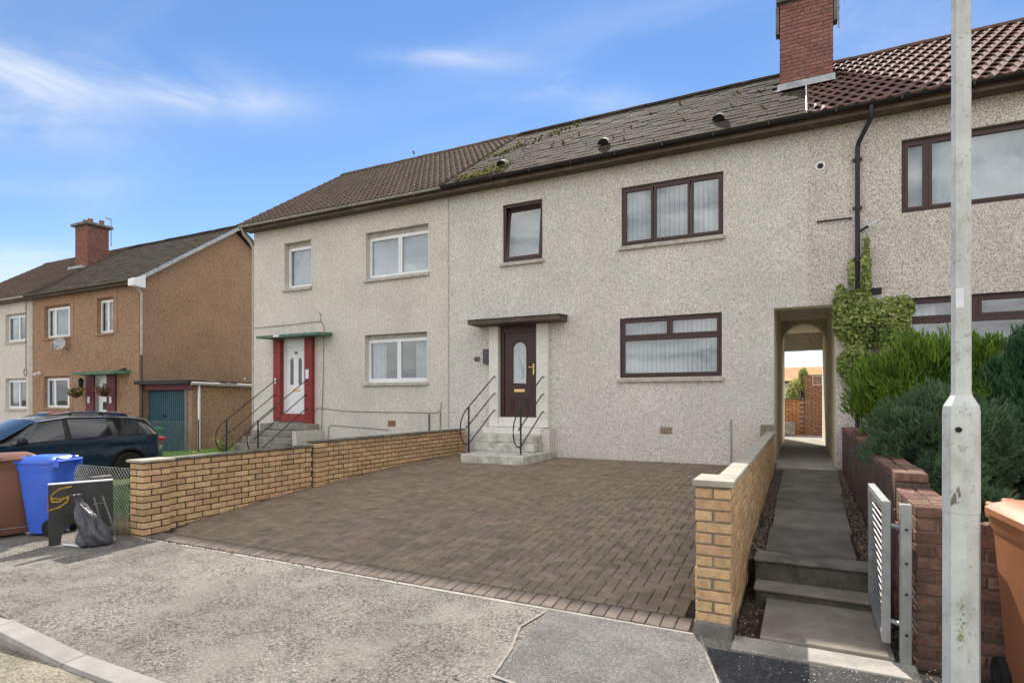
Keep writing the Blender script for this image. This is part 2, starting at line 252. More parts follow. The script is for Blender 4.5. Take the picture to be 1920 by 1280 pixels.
# ---------------------------------------------------------------- geometry helpers
class MB:
    def __init__(s): s.v = []; s.f = []; s.mi = []; s.cur = 0
    def add(s, vs, fs):
        o = len(s.v); s.v += [tuple(v) for v in vs]
        for f in fs: s.f.append(tuple(i + o for i in f)); s.mi.append(s.cur)
        return s
    def box(s, x0, x1, y0, y1, z0, z1, M=None, taper=0):
        tx = taper
        vs = [(x0, y0, z0), (x1, y0, z0), (x1, y1, z0), (x0, y1, z0), (x0 + tx, y0 + tx, z1), (x1 - tx, y0 + tx, z1), (x1 - tx, y1 - tx, z1), (x0 + tx, y1 - tx, z1)]
        if M is not None: vs = [M @ Vector(v) for v in vs]
        return s.add(vs, [(0, 3, 2, 1), (4, 5, 6, 7), (0, 1, 5, 4), (1, 2, 6, 5), (2, 3, 7, 6), (3, 0, 4, 7)])
    def cbox(s, x0, x1, y0, y1, z0, z1, c=.006, M=None):      # chamfered on all edges
        vs = []; X = (x0, x1); Y = (y0, y1); Z = (z0, z1)
        idx = {}
        for i in (0, 1):
            for j in (0, 1):
                for k in (0, 1):
                    sx, sy, sz = (1, -1)[i] * c, (1, -1)[j] * c, (1, -1)[k] * c
                    for a, p in enumerate(((X[i], Y[j] + sy, Z[k] + sz), (X[i] + sx, Y[j], Z[k] + sz), (X[i] + sx, Y[j] + sy, Z[k]))):
                        idx[i, j, k, a] = len(vs); vs.append(p)
        I = idx; fs = []
        for i in (0, 1):
            f = [I[i, 0, 0, 0], I[i, 1, 0, 0], I[i, 1, 1, 0], I[i, 0, 1, 0]]; fs.append(f if i else f[::-1])
            f = [I[0, i, 0, 1], I[1, i, 0, 1], I[1, i, 1, 1], I[0, i, 1, 1]]; fs.append(f[::-1] if i else f)
            f = [I[0, 0, i, 2], I[1, 0, i, 2], I[1, 1, i, 2], I[0, 1, i, 2]]; fs.append(f if i else f[::-1])
        for j in (0, 1):
            for k in (0, 1):
                fs.append([I[0, j, k, 1], I[1, j, k, 1], I[1, j, k, 2], I[0, j, k, 2]])
        for i in (0, 1):
            for k in (0, 1):
                fs.append([I[i, 0, k, 0], I[i, 1, k, 0], I[i, 1, k, 2], I[i, 0, k, 2]])
        for i in (0, 1):
            for j in (0, 1):
                fs.append([I[i, j, 0, 0], I[i, j, 1, 0], I[i, j, 1, 1], I[i, j, 0, 1]])
        for i in (0, 1):
            for j in (0, 1):
                for k in (0, 1): fs.append([I[i, j, k, 0], I[i, j, k, 1], I[i, j, k, 2]])
        if M is not None: vs = [M @ Vector(v) for v in vs]
        return s.add(vs, fs)
    def tube(s, pts, r, n=8, cap=True, r2=None):
        pts = [Vector(p) for p in pts]; rings = []
        up = Vector((0, 0, 1))
        for i, p in enumerate(pts):
            d = (pts[min(i + 1, len(pts) - 1)] - pts[max(i - 1, 0)]).normalized()
            a = d.cross(up)
            if a.length < .02: a = d.cross(Vector((0, 1, 0)))
            a.normalize(); b = a.cross(d)
            rr = r if r2 is None else r + (r2 - r) * i / (len(pts) - 1)
            if isinstance(r, (list, tuple)): rr = r[i]
            rings.append([p + a * math.cos(2 * math.pi * k / n) * rr + b * math.sin(2 * math.pi * k / n) * rr for k in range(n)])
        vs = [v for r_ in rings for v in r_]; fs = []
        for i in range(len(pts) - 1):
            for k in range(n): fs.append((i * n + k, i * n + (k + 1) % n, (i + 1) * n + (k + 1) % n, (i + 1) * n + k))
        if cap: fs.append(tuple(range(n))[::-1]); fs.append(tuple(range((len(pts) - 1) * n, len(pts) * n)))
        return s.add(vs, fs)
    def lathe(s, prof, n=16, M=None, cap=True):
        vs = [(r * math.cos(2 * math.pi * k / n), r * math.sin(2 * math.pi * k / n), z) for r, z in prof for k in range(n)]
        fs = []
        for i in range(len(prof) - 1):
            for k in range(n): fs.append((i * n + k, i * n + (k + 1) % n, (i + 1) * n + (k + 1) % n, (i + 1) * n + k))
        if cap: fs.append(tuple(range(n))[::-1]); fs.append(tuple(range((len(prof) - 1) * n, len(prof) * n)))
        if M is not None: vs = [M @ Vector(v) for v in vs]
        return s.add(vs, fs)
    def prism(s, poly, a, b, axis='x'):      # polygon in the other two axes, extruded from a to b
        def P(p, t): return (t, p[0], p[1]) if axis == 'x' else ((p[0], t, p[1]) if axis == 'y' else (p[0], p[1], t))
        n = len(poly); vs = [P(p, a) for p in poly] + [P(p, b) for p in poly]
        fs = [tuple(range(n)), tuple(range(n, 2 * n))[::-1]] + [(i, i + n, (i + 1) % n + n, (i + 1) % n) for i in range(n)]
        return s.add(vs, fs)
    def mesh(s, name, mats, smooth=False):
        me = bpy.data.meshes.new(name); me.from_pydata(s.v, [], s.f)
        for m in (mats if isinstance(mats, (list, tuple)) else [mats]): me.materials.append(m)
        if any(s.mi): me.polygons.foreach_set('material_index', s.mi)
        bm = bmesh.new(); bm.from_mesh(me)
        if len(bm.faces) < 60000: bmesh.ops.recalc_face_normals(bm, faces=bm.faces)
        bm.to_mesh(me); bm.free()
        if smooth:
            me.polygons.foreach_set('use_smooth', [True] * len(me.polygons))
            try: me.set_sharp_from_angle(angle=R(35))
            except Exception: pass
        me.update(); return me
    def build(s, name, mats, parent=None, smooth=False): return place(name, s.mesh(name, mats, smooth), parent)
def woff(p):
    v = Vector((0, 0, 0))
    while p is not None: v += Vector(p.location); p = p.parent
    return v
def place(name, me, parent=None, loc=(0, 0, 0), rot=None):      # loc is a world position (parents are only translated)
    o = bpy.data.objects.new(name, me); COL.objects.link(o); o.parent = parent
    o.location = Vector(loc) - woff(parent)
    if rot: o.rotation_euler = rot
    return o
def tag(o, label=None, cat=None, group=None, kind=None):
    if label: o['label'] = label
    if cat: o['category'] = cat
    if group: o['group'] = group
    if kind: o['kind'] = kind
    return o
def thing(name, loc, label, cat, group=None, rz=0):
    o = bpy.data.objects.new(name, None); COL.objects.link(o); o.location = loc; o.rotation_euler = (0, 0, rz); o.empty_display_size = .2
    return tag(o, label, cat, group)
def struct(o): o['kind'] = 'structure'; return o
def stuff(o): o['kind'] = 'stuff'; return o
def bez(p0, p1, p2, p3, n=8):
    p0, p1, p2, p3 = map(Vector, (p0, p1, p2, p3))
    return [(1 - t) ** 3 * p0 + 3 * (1 - t) ** 2 * t * p1 + 3 * (1 - t) * t * t * p2 + t ** 3 * p3 for t in [i / n for i in range(n + 1)]]
def text_mesh(name, txt, size, m, parent, loc, rot, depth=.004):
    cu = bpy.data.curves.new(name, 'FONT'); cu.body = txt; cu.size = size; cu.extrude = depth; cu.align_x = 'CENTER'; cu.align_y = 'CENTER'
    o = bpy.data.objects.new(name, cu); COL.objects.link(o); dg = bpy.context.evaluated_depsgraph_get()
    me = bpy.data.meshes.new_from_object(o.evaluated_get(dg)); bpy.data.objects.remove(o); me.materials.clear(); me.materials.append(m)
    return place(name, me, parent, loc, rot)

# ================================================================ SETTING
def drive_z(y): s = min(max((y - 4) / 7.2, 0), 1); return .38 * (1 - (1 - s) ** 2)
def lawn_z(x, y): return .25 * (y - 4) / 7.2 - max(0, -x - 9.5) * .075
def grid(name, xs, ys, fz, m, parent=None):
    b = MB(); nx = len(xs); vs = [(x, y, fz(x, y)) for y in ys for x in xs]
    b.add(vs, [(j * nx + i, j * nx + i + 1, (j + 1) * nx + i + 1, (j + 1) * nx + i) for j in range(len(ys) - 1) for i in range(nx - 1)])
    return b.build(name, m, parent, smooth=True)
def fr(a, b, n): return [a + (b - a) * i / n for i in range(n + 1)]
def ground_z(x, y): return -.19 if y < 3 else -.6
struct(grid('ground', [-900, -200, -60, -20, 0, 20, 60, 200, 900], [-900, -200, -60, -8, 2.8, 3.4, 20, 60, 200, 900], ground_z, m_earth))
struct(grid('road', fr(-70, 50, 24), fr(-6, 2.03, 6), lambda x, y: -.122 + .012 * math.sin(x * .7) * (y < 1.5), m_road))
def pave_z(x, y):
    t = (4.0 - y) / 1.9
    drop = .085 if x > -4.35 else (.085 * (1 - min(1, (-4.35 - x) / .95)) if x > -5.3 else 0)
    return .0 - t * drop - .012 * t + .004 * mnoise.noise(Vector((x * .8, y * .8, 0)))
struct(grid('pavement', fr(-70, -12, 10)[:-1] + fr(-12, 4, 90) + fr(4, 40, 8)[1:], fr(2.12, 4.0, 14), pave_z, m_pave))
# kerb stones
kb = tag(thing('kerb', (0, 2.05, -.1), None, None), kind='structure')
x = -9.6
while x < 3.5:
    L = .905; bm_ = MB()
    z0, z1 = pave_z(x, 2.1) + .004, pave_z(x + L, 2.1) + .004
    a, c = x + .004, x + L - .004
    prof = lambda z: [(2.13, z), (2.13, z - .22), (2.0, z - .22), (1.985, z - .03), (2.0, z - .006)]
    p0 = [(a, *p) for p in prof(z0)]; p1 = [(c, *p) for p in prof(z1)]; n = 5
    bm_.add(p0 + p1, [tuple(range(n)), tuple(range(n, 2 * n))[::-1]] + [(i, i + n, (i + 1) % n + n, (i + 1) % n) for i in range(n)])
    bm_.build('kerb_stone', m_kerb, kb); x += L
# patches of repaired asphalt and their seams
def sheet(name, poly, lift, m):
    b = MB(); b.add([(x, y, pave_z(x, y) + lift) for x, y in poly], [tuple(range(len(poly)))])
    me = b.mesh(name, m); bm = bmesh.new(); bm.from_mesh(me)
    bmesh.ops.triangulate(bm, faces=bm.faces); bmesh.ops.subdivide_edges(bm, edges=bm.edges, cuts=5, use_grid_fill=True)
    for v in bm.verts: v.co.z = pave_z(v.co.x, v.co.y) + lift
    bm.to_mesh(me); bm.free(); return struct(place(name, me))
sheet('pavement_patch', [(-1.69, 3.975), (-.62, 3.985), (-.56, 3.84), (-.40, 3.36), (-.36, 2.98), (-1.36, 2.94), (-1.60, 2.965)], .006, m_patch_a)
sheet('pavement_patch', [(-.56, 3.83), (.50, 3.86), (.70, 3.5), (.8, 2.6), (-.33, 2.6), (-.385, 3.36)], .0075, m_patch_b)
def seam(pts, w, lift=.009):
    b = MB(); vs = []; n = 0
    for i in range(len(pts) - 1):
        p, q = Vector(pts[i]), Vector(pts[i + 1]); d = (q - p).normalized(); nrm = Vector((-d.y, d.x)); k = max(2, int((q - p).length / .03))
        for j in range(k + 1):
            c = p + (q - p) * j / k; ww = w * (.5 + .75 * abs(mnoise.noise(Vector((c.x * 13, c.y * 13, 3)))) + random.random() * .35)
            for s_ in (-1, 1):
                e = c + nrm * s_ * ww * .5; vs.append((e.x, e.y, pave_z(e.x, e.y) + lift))
    for i in range(len(vs) // 2 - 1): b.f.append((2 * i, 2 * i + 1, 2 * i + 3, 2 * i + 2)); b.mi.append(0)
    b.v = vs; struct(b.build('pavement_seam', m_seal))
seam([(-1.68, 3.97), (-1.75, 3.62), (-1.66, 3.3), (-1.61, 2.97), (-1.36, 2.93), (-.9, 2.93)], .022)
seam([(-.60, 3.97), (-.545, 3.80), (-.40, 3.36), (-.35, 2.9)], .02)
# concrete edging along the front of drive and path
eb = MB(); eb.cbox(-6.68, -.645, 3.965, 4.012, -.25, .004, .004); struct(eb.build('drive_edging', m_conc))
eb = MB(); eb.cbox(-.40, .60, 3.88, 4.10, -.2, .006, .006); struct(eb.build('path_threshold', m_conc))

# --- block paved drive: herringbone with a soldier course
drive = struct(grid('driveway', fr(-6.76, -.5, 8), fr(4.0, 11.2, 30), lambda x, y: drive_z(y) - .012, m_joint))
def paver_mesh(w, l, m):
    b = MB(); c = .004; g = .0032; x, y = w / 2 - g, l / 2 - g
    vs = [(-x, -y, -.04), (x, -y, -.04), (x, y, -.04), (-x, y, -.04), (-x, -y, -c), (x, -y, -c), (x, y, -c), (-x, y, -c), (-x + c, -y + c, 0), (x - c, -y + c, 0), (x - c, y - c, 0), (-x + c, y - c, 0)]
    fs = [(8, 9, 10, 11)] + [(a, (a + 1) % 4, (a + 1) % 4 + 4, a + 4) for a in range(4)] + [(a + 4, (a + 1) % 4 + 4, (a + 1) % 4 + 8, a + 8) for a in range(4)]
    b.add(vs, fs); return b.mesh('paver', m)
def slope(y): return math.atan2(drive_z(y + .05) - drive_z(y - .05), .1)
P = []; U = .1
xa, xb, ya, yb = -6.74, -.52, 4.235, 11.18
for j in range(-2, int((yb - ya) / U) + 2):
    for i in range(-2, int((xb - xa) / U) + 3):
        k = (i - j) % 4
        if k == 0: r = (i, i + 2, j, j + 1)
        elif k == 3: r = (i, i + 1, j, j + 2)
        else: continue
        x0, x1, y0, y1 = xa + r[0] * U, xa + r[1] * U, ya + r[2] * U, ya + r[3] * U
        x0, x1, y0, y1 = max(x0, xa), min(x1, xb), max(y0, ya), min(y1, yb)
        if x1 - x0 < .03 or y1 - y0 < .03: continue
        if x1 > -.64 and y0 < 4.36: continue
        if x0 < -6.68 and y0 < 4.36: continue
        if x1 > -4.55 - 1.36 and x0 < -4.58 and y0 > 9.65: continue
        P.append(((x0 + x1) / 2, (y0 + y1) / 2, x1 - x0, y1 - y0))
xx = -6.63
while xx < -.66: P.append((xx, 4.125, .1, .2)); xx += .1
full = [p for p in P if abs(max(p[2], p[3]) - .2) < .002 and abs(min(p[2], p[3]) - .1) < .002]
full.sort(key=lambda p: p[0] ** 2 + p[1] ** 2)
near = set(full[:300]); redset = lambda p: mnoise.noise(Vector((p[0] * 1.3, p[1] * 2.1, 5))) > .40 and -4.6 < p[0] < -2.2 and 4.3 < p[1] < 6.2
m_soldier = mat('edge_block_paver', (.170, .140, .118), .92, .10, 9, .12, bump=.35, bscale=140, rnd=.12, speck=(.12, .10, .085), sscale=110, sthr=(.54, .7), dirt=(.25, .22, .20), dscale=3, dthr=(.6, .8), dstr=.4)
me_s = paver_mesh(.1, .2, m_soldier)
me_p = {}
for rd in (0, 1):
    for k_, (w, l) in enumerate(((.1, .2), (.2, .1))): me_p[rd, k_] = paver_mesh(w, l, m_paver_red if rd else m_paver)
stuffb = MB()
for p in P:
    dz = random.gauss(0, .0012); tl = random.gauss(0, .004); rd = int(redset(p)); sl = slope(p[1])
    if p in near:
        place('paver', me_s if abs(p[1] - 4.125) < 1e-6 else me_p[rd, 0 if p[3] > p[2] else 1], drive, (p[0], p[1], drive_z(p[1]) + dz), (sl + tl, random.gauss(0, .004), random.gauss(0, .004)))
    else:
        x, y = p[2] / 2 - .0034, p[3] / 2 - .0034; c = .004; M = Matrix.Translation((p[0], p[1], drive_z(p[1]) + dz)) @ Matrix.Rotation(sl + tl, 4, 'X')
        vs = [(-x, -y, -.02), (x, -y, -.02), (x, y, -.02), (-x, y, -.02), (-x, -y, -c), (x, -y, -c), (x, y, -c), (-x, y, -c), (-x + c, -y + c, 0), (x - c, -y + c, 0), (x - c, y - c, 0), (-x + c, y - c, 0)]
        stuffb.cur = 2 if abs(p[1] - 4.125) < 1e-6 else rd
        stuffb.add([M @ Vector(v) for v in vs], [(8, 9, 10, 11)] + [(a, (a + 1) % 4, (a + 1) % 4 + 4, a + 4) for a in range(4)] + [(a + 4, (a + 1) % 4 + 4, (a + 1) % 4 + 8, a + 8) for a in range(4)])
stuff(stuffb.build('far_pavers', [m_paver, m_paver_red, m_soldier], drive))

# --- garden path, steps, gravel
def path_z(y): return .27 + .16 * min(max((y - 5.15) / 5.4, 0), 1)
path = struct(grid('path', [-.405, .60], [4.0, 4.6, 5.38, 5.40] + fr(5.6, 11.3, 20), lambda x, y: (-.03 if y < 5.39 else path_z(y) - .05), m_soil))
m_riser = mat('mossy_concrete', (.115, .108, .090), .95, .2, 6, .1, bump=.5, bscale=60, speck=(.19, .18, .155), sscale=50, sthr=(.6, .72), dirt=(.05, .05, .035), dscale=5, dthr=(.45, .68), dstr=.75)
m_flag_l = mat('lit_worn_paving_flag', (.255, .228, .19), .92, .12, 4, .2, bump=.25, bscale=70, rnd=.08, speck=(.18, .16, .14), sscale=90, sthr=(.54, .7), dirt=(.15, .135, .11), dscale=2.5, dthr=(.5, .72), dstr=.6)  # warmer light on the lower path put into this paler colour; tread also worn
y = 4.11
for (y0, y1) in ((4.11, 4.55), (4.56, 4.95)):
    b = MB(); b.cbox(-.245, .50, y0, y1, -.06, .022, .006); b.build('slab', m_flag_l, path)
b = MB(); b.cbox(-.33, .515, 4.94, 5.3, -.1, .064, .012); st_ = b.build('step', m_riser, path); b = MB(); b.cbox(-.34, .52, 4.92, 5.3, .065, .095, .010); b.build('tread', m_flag_l, st_)
b = MB(); b.cbox(-.345, .525, 5.155, 5.41, -.1, .235, .015); st_ = b.build('step', m_riser, path); b = MB(); b.cbox(-.355, .53, 5.14, 5.42, .236, .272, .014); b.build('tread', m_conc_d, st_)
y = 5.425; k = 0; psl = math.atan(.16 / 5.4)
for ln in (.93, .60, .32, .61, .6, .34, .62, .6, .62):
    b = MB(); sk = random.uniform(-.010, .010); M = Matrix.Translation((sk, y, path_z(y) + random.uniform(-.003, .003))) @ Matrix.Rotation(psl + random.gauss(0, .003), 4, 'X')
    b.cbox(-.275, .41 + .012 * k, 0, ln - .018, -.08, 0, .008, M); b.build('slab', m_flag, path); y += ln; k += 1
b = MB(); b.cbox(-.40, .53, y, 11.19, .2, .44, .008); b.build('step', m_conc, path)
def rock_mesh(name, m, r=1):
    bm = bmesh.new(); bmesh.ops.create_icosphere(bm, subdivisions=1, radius=r)
    for v in bm.verts: v.co *= random.uniform(.7, 1.25); v.co.z *= .7
    me = bpy.data.meshes.new(name); bm.to_mesh(me); bm.free(); me.materials.append(m); return me
def rocks(name, m, pts, parent=None, rmin=.008, rmax=.02):
    b = MB(); t = [rock_mesh('t', m) for _ in range(4)]
    tv = [([v.co.copy() for v in q.vertices], [tuple(f.vertices) for f in q.polygons]) for q in t]
    for (x, y, z) in pts:
        vs, fs = random.choice(tv); s = random.uniform(rmin, rmax); M = Matrix.Translation((x, y, z + s * .3)) @ Matrix.Rotation(random.random() * 6.3, 4, 'Z') @ Matrix.Rotation(random.random() * 6.3, 4, 'X') @ Matrix.Scale(s, 4)
        b.add([M @ v for v in vs], fs)
    return stuff(b.build(name, m, parent))
pts = []
for _ in range(3600):
    y = random.uniform(5.2, 11.1); pts.append((random.uniform(-.40, -.28) if random.random() < .42 else random.uniform(.44, .59), y, path_z(y) - .045 + random.uniform(0, .02)))
for _ in range(260):
    y = random.uniform(4.15, 5.0); pts.append((random.uniform(-.40, -.26) if random.random() < .3 else random.uniform(.51, .6), y, -.03))
rocks('path_gravel', m_stone, pts, path, .005, .0125)
pts = []
for _ in range(900):
    x = random.uniform(-1.6, 1.6); y = random.uniform(2.5, 4.1)
    if random.random() < .55: x = random.gauss(.45, .35); y = random.gauss(3.75, .28)
    if y > 4.1 or y < 2.2: continue
    pts.append((x, y, pave_z(x, min(y, 4)) + .006))
for _ in range(500): x = random.uniform(-6, -1); y = random.uniform(2.15, 3.95); pts.append((x, y, pave_z(x, y)))
rocks('loose_grit', m_grit, pts, None, .0018, .0048)
tag(bpy.data.objects['loose_grit'], 'pale loose grit scattered over the pavement', 'grit')

pts = []
for _ in range(700):
    u = random.random()
    if u < .35: y = random.uniform(4.3, 9.5); x = -6.735 + abs(random.gauss(0, .02)); z = drive_z(y)
    elif u < .75: x = -6.6 + abs(random.gauss(0, 1.6)); y = 4.01 + random.gauss(0, .02); z = .003
    else: y = random.uniform(4.4, 10.8); x = -.53 - abs(random.gauss(0, .03)); z = drive_z(y)
    if -6.74 < x < -.53 and (x < -.65 or y > 4.37): pts.append((x, y, z))
rocks('drive_debris', mat('brown_debris', (.10, .072, .048), .97, .2, 20, .05, rnd=.5), pts, drive, .003, .010)
pts = []
for _ in range(60): x = random.uniform(-6.4, -.8); y = random.uniform(4.4, 10.5); pts.append((x, y, drive_z(y) + .002))
b = MB()
for (x, y, z) in pts:
    s_ = random.uniform(.008, .02); M = Matrix.Translation((x, y, z + .004)) @ Matrix.Rotation(random.random() * 6.3, 4, 'Z') @ Matrix.Rotation(random.gauss(0, .35), 4, 'X'); b.add([M @ Vector(v) for v in ((0, -s_, 0), (s_ * .5, 0, .003), (0, s_, 0), (-s_ * .5, 0, .003))], [(0, 1, 2, 3)])
stuff(b.build('dry_leaves', mat('dry_leaf', (.22, .12, .05), .9, .2, 20, .1, rnd=.4), drive))
# --- ground of the gardens
def side_z(x, y): return -.02 - .27 * min(1, max(0, (y - 4.0) / 2.0))
struct(grid('side_drive', fr(-60, -13.35, 8), fr(4.0, 14.5, 12), side_z, m_conc))
lawn = struct(grid('lawn', fr(-13.35, -6.86, 14), fr(4.0, 11.2, 12), lawn_z, m_lawn_b))
struct(grid('gap_ground', fr(-22, -13.3, 6), fr(9.9, 26, 10), lambda x, y: -.05 if x > -18 else -.35, m_lawn_b))
struct(grid('back_ground', fr(-30, 20, 8), fr(18.4, 60, 8), lambda x, y: .43, m_conc))
struct(grid('flower_bed', fr(.83, 12, 14), fr(4.3, 11.2, 12), lambda x, y: .50 + .05 * mnoise.noise(Vector((x, y, 1))), m_soil))
m_grass = leafmat('grass_blade', [(.05, .11, .02), (.10, .20, .035), (.17, .26, .06)])
def blades(name, pts, h, parent=None, w=.004):
    b = MB()
    for (x, y, z) in pts:
        a = random.random() * 6.3; l = h * random.uniform(.5, 1.3); dx, dy = math.cos(a) * w, math.sin(a) * w; lx, ly = random.gauss(0, l * .35), random.gauss(0, l * .35)
        b.add([(x - dx, y - dy, z), (x + dx, y + dy, z), (x + lx, y + ly, z + l)], [(0, 1, 2)])
    o = place(name, b.mesh(name, m_grass), parent); return stuff(o)
pts = []
for _ in range(16000):
    x = random.uniform(-10.5, -6.9); y = 4.06 + abs(random.gauss(0, 1.1))
    if y < 7: pts.append((x, y, lawn_z(x, y)))
for _ in range(6000): x = random.uniform(-17.5, -13.4); y = random.uniform(9.95, 13); pts.append((x, y, -.05))
blades('grass', pts, .06, None, .006)
tag(bpy.data.objects['grass'], 'short green grass of the left front lawn', 'grass')

# ================================================================ HOUSES
def roof_z(Y): return 6.35 + .686 * (Y - 10.85)
PITCH = math.atan(.686)
def wall_sheet(b, x0, x1, z0, z1, Y, ops, depth=.16):
    xs = sorted({x0, x1, *[v for o in ops for v in o[:2] if x0 < v < x1]}); zs = sorted({z0, z1, *[v for o in ops for v in o[2:4] if z0 < v < z1]})
    def inside(cx, cz): return any(o[0] < cx < o[1] and o[2] < cz < o[3] for o in ops)
    for i in range(len(xs) - 1):
        for j in range(len(zs) - 1):
            if not inside((xs[i] + xs[i + 1]) / 2, (zs[j] + zs[j + 1]) / 2):
                b.add([(xs[i], Y, zs[j]), (xs[i + 1], Y, zs[j]), (xs[i + 1], Y, zs[j + 1]), (xs[i], Y, zs[j + 1])], [(0, 1, 2, 3)])
    for o in ops:
        if len(o) > 4: continue
        a, c, d, e = o
        for q in (((a, d), (a, e)), ((c, e), (c, d)), ((a, e), (c, e)), ((c, d), (a, d))):
            (p1x, p1z), (p2x, p2z) = q
            b.add([(p1x, Y, p1z), (p2x, Y, p2z), (p2x, Y + depth, p2z), (p1x, Y + depth, p1z)], [(0, 1, 2, 3)])
def window(house, x0, x1, z0, z1, Y, fm, lights, rec=.09, sill=True, fw=.06, blind=None, transom=None, sillm=None, top_gap=0, slat=.09, inside=None, bars=None, gapm=None):
    """lights: list of (xa, xb) fractions; transom: z splitting fanlights from the main pane"""
    w = MB(); yf = Y + rec
    zt = z1 - top_gap
    # outer frame
    w.box(x0 + .004, x1 - .004, yf, yf + .06, zt - fw, zt - .004); w.box(x0 + .004, x1 - .004, yf, yf + .06, z0 + .004, z0 + fw)
    w.box(x0 + .004, x0 + fw, yf, yf + .06, z0 + fw, zt - fw); w.box(x1 - fw, x1 - .004, yf, yf + .06, z0 + fw, zt - fw)
    win = w.build('window', fm, house)
    if top_gap: q = MB(); q.box(x0 + .004, x1 - .004, yf - .02, yf + .05, zt - .002, z1 - .004); q.build('head_board', gapm or m_sill, win)
    f = MB(); p = MB(); panes = []
    for (a, c, top, bot) in lights:
        f2 = .042
        f.box(a, c, yf - .012, yf + .05, top - f2, top); f.box(a, c, yf - .012, yf + .05, bot, bot + f2)
        f.box(a, a + f2, yf - .012, yf + .05, bot + f2, top - f2); f.box(c - f2, c, yf - .012, yf + .05, bot + f2, top - f2)
        panes.append((a + f2, c - f2, bot + f2, top - f2))
    for (a, c, lo_, hi_) in (bars or ()): f.box(a, c, yf - .004, yf + .055, lo_, hi_)
    fo = f.build('frame', fm, win)
    for (a, c, bot, top) in panes:
        q = MB(); q.box(a - .006, c + .006, yf + .016, yf + .026, bot - .006, top + .006); q.build('pane', m_glass, win)
    if sill:
        sb = MB(); sb.prism([(Y - .06, z0 - .085), (Y + rec + .02, z0 - .085), (Y + rec + .02, z0 + .002), (Y - .06, z0 - .022)], x0 - .045, x1 + .03, 'x'); sb.build('sill', sillm or m_sill, win)
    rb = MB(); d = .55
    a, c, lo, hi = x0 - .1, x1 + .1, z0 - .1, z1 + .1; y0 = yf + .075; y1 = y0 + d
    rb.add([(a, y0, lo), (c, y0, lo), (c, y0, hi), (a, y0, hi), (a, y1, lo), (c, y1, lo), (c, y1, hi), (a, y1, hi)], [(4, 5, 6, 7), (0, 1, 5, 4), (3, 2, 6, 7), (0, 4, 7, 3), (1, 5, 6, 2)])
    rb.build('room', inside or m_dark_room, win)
    if blind == 'vertical':
        x = x0 + fw; me = None
        while x < x1 - fw:
            if me is None:
                q = MB(); q.box(-slat * .48, slat * .48, -.001, .001, z0 + .06, zt - .06); me = q.mesh('blind_slat', m_blind)
            place('blind_slat', me, win, (x, yf + .125, 0), (0, 0, R(random.gauss(32, 4)))); x += slat
    elif blind == 'net':
        q = MB(); n = int((x1 - x0) / .02); vs = []
        for i in range(n + 1):
            xx_ = x0 + (x1 - x0) * i / n; yy_ = yf + .085 + .008 * math.sin(i * .9) + .008 * mnoise.noise(Vector((i * .21, x0, 0)))
            vs += [(xx_, yy_, z0), (xx_, yy_, z1)]
        q.add(vs, [(2 * i, 2 * i + 2, 2 * i + 3, 2 * i + 1) for i in range(n)]); q.build('net_curtain', m_net, win, True)
    elif blind == 'sides':
        for (a_, c_) in ((x0, x0 + .45), (x1 - .5, x1)):
            q = MB(); n = 24; vs = []
            for i in range(n + 1):
                xx_ = a_ + (c_ - a_) * i / n; yy_ = yf + .13 + .02 * math.sin(i * 1.1); vs += [(xx_, yy_, z0), (xx_, yy_, z1)]
            q.add(vs, [(2 * i, 2 * i + 2, 2 * i + 3, 2 * i + 1) for i in range(n)]); q.build('curtain', m_net, win, True)
    return win
def split(x0, x1, z0, z1, cuts, fw=.05, g=.012):
    xs = [x0 + fw] + list(cuts) + [x1 - fw]
    return [(xs[i] + (g if i else 0), xs[i + 1] - (g if i < len(xs) - 2 else 0), z1 - fw, z0 + fw) for i in range(len(xs) - 1)]
def gutter(house, x0, x1, Y, z, m, r=.062, name='gutter'):
    prof = [(Y + math.cos(a) * r, z + math.sin(a) * r) for a in [math.pi + math.pi * i / 8 for i in range(9)]] + [(Y + r * .8, z), (Y - r * .8, z)]
    b = MB(); n = len(prof) - 2
    vs = [(x, *p) for x in (x0, x1) for p in prof[:n]]; b.add(vs, [(i, i + 1, i + 1 + n, i + n) for i in range(n - 1)])
    inn = [(Y + math.cos(a) * (r - .008), z + math.sin(a) * (r - .008)) for a in [math.pi + math.pi * i / 8 for i in range(9)]]
    vs = [(x, *p) for x in (x0, x1) for p in inn]; b.add(vs, [(i, i + 1, i + 1 + n, i + n) for i in range(n - 1)])
    for s_ in (0, 8):
        b.add([(x0, *prof[s_]), (x1, *prof[s_]), (x1, *inn[s_]), (x0, *inn[s_])], [(0, 1, 2, 3)])
    b.add([(x0, *p) for p in prof[:n]], [tuple(range(n))]); b.add([(x1, *p) for p in prof[:n]], [tuple(range(n))])
    g = b.build(name, m, house, True)
    x = x0 + .4
    while x < x1:
        q = MB(); q.box(x - .012, x + .012, Y - r - .006, Y + r, z - r - .01, z - r + .012); q.box(x - .012, x + .012, Y - r - .007, Y - r + .002, z - r, z + .01); q.build('bracket', m, g); x += .9
    return g
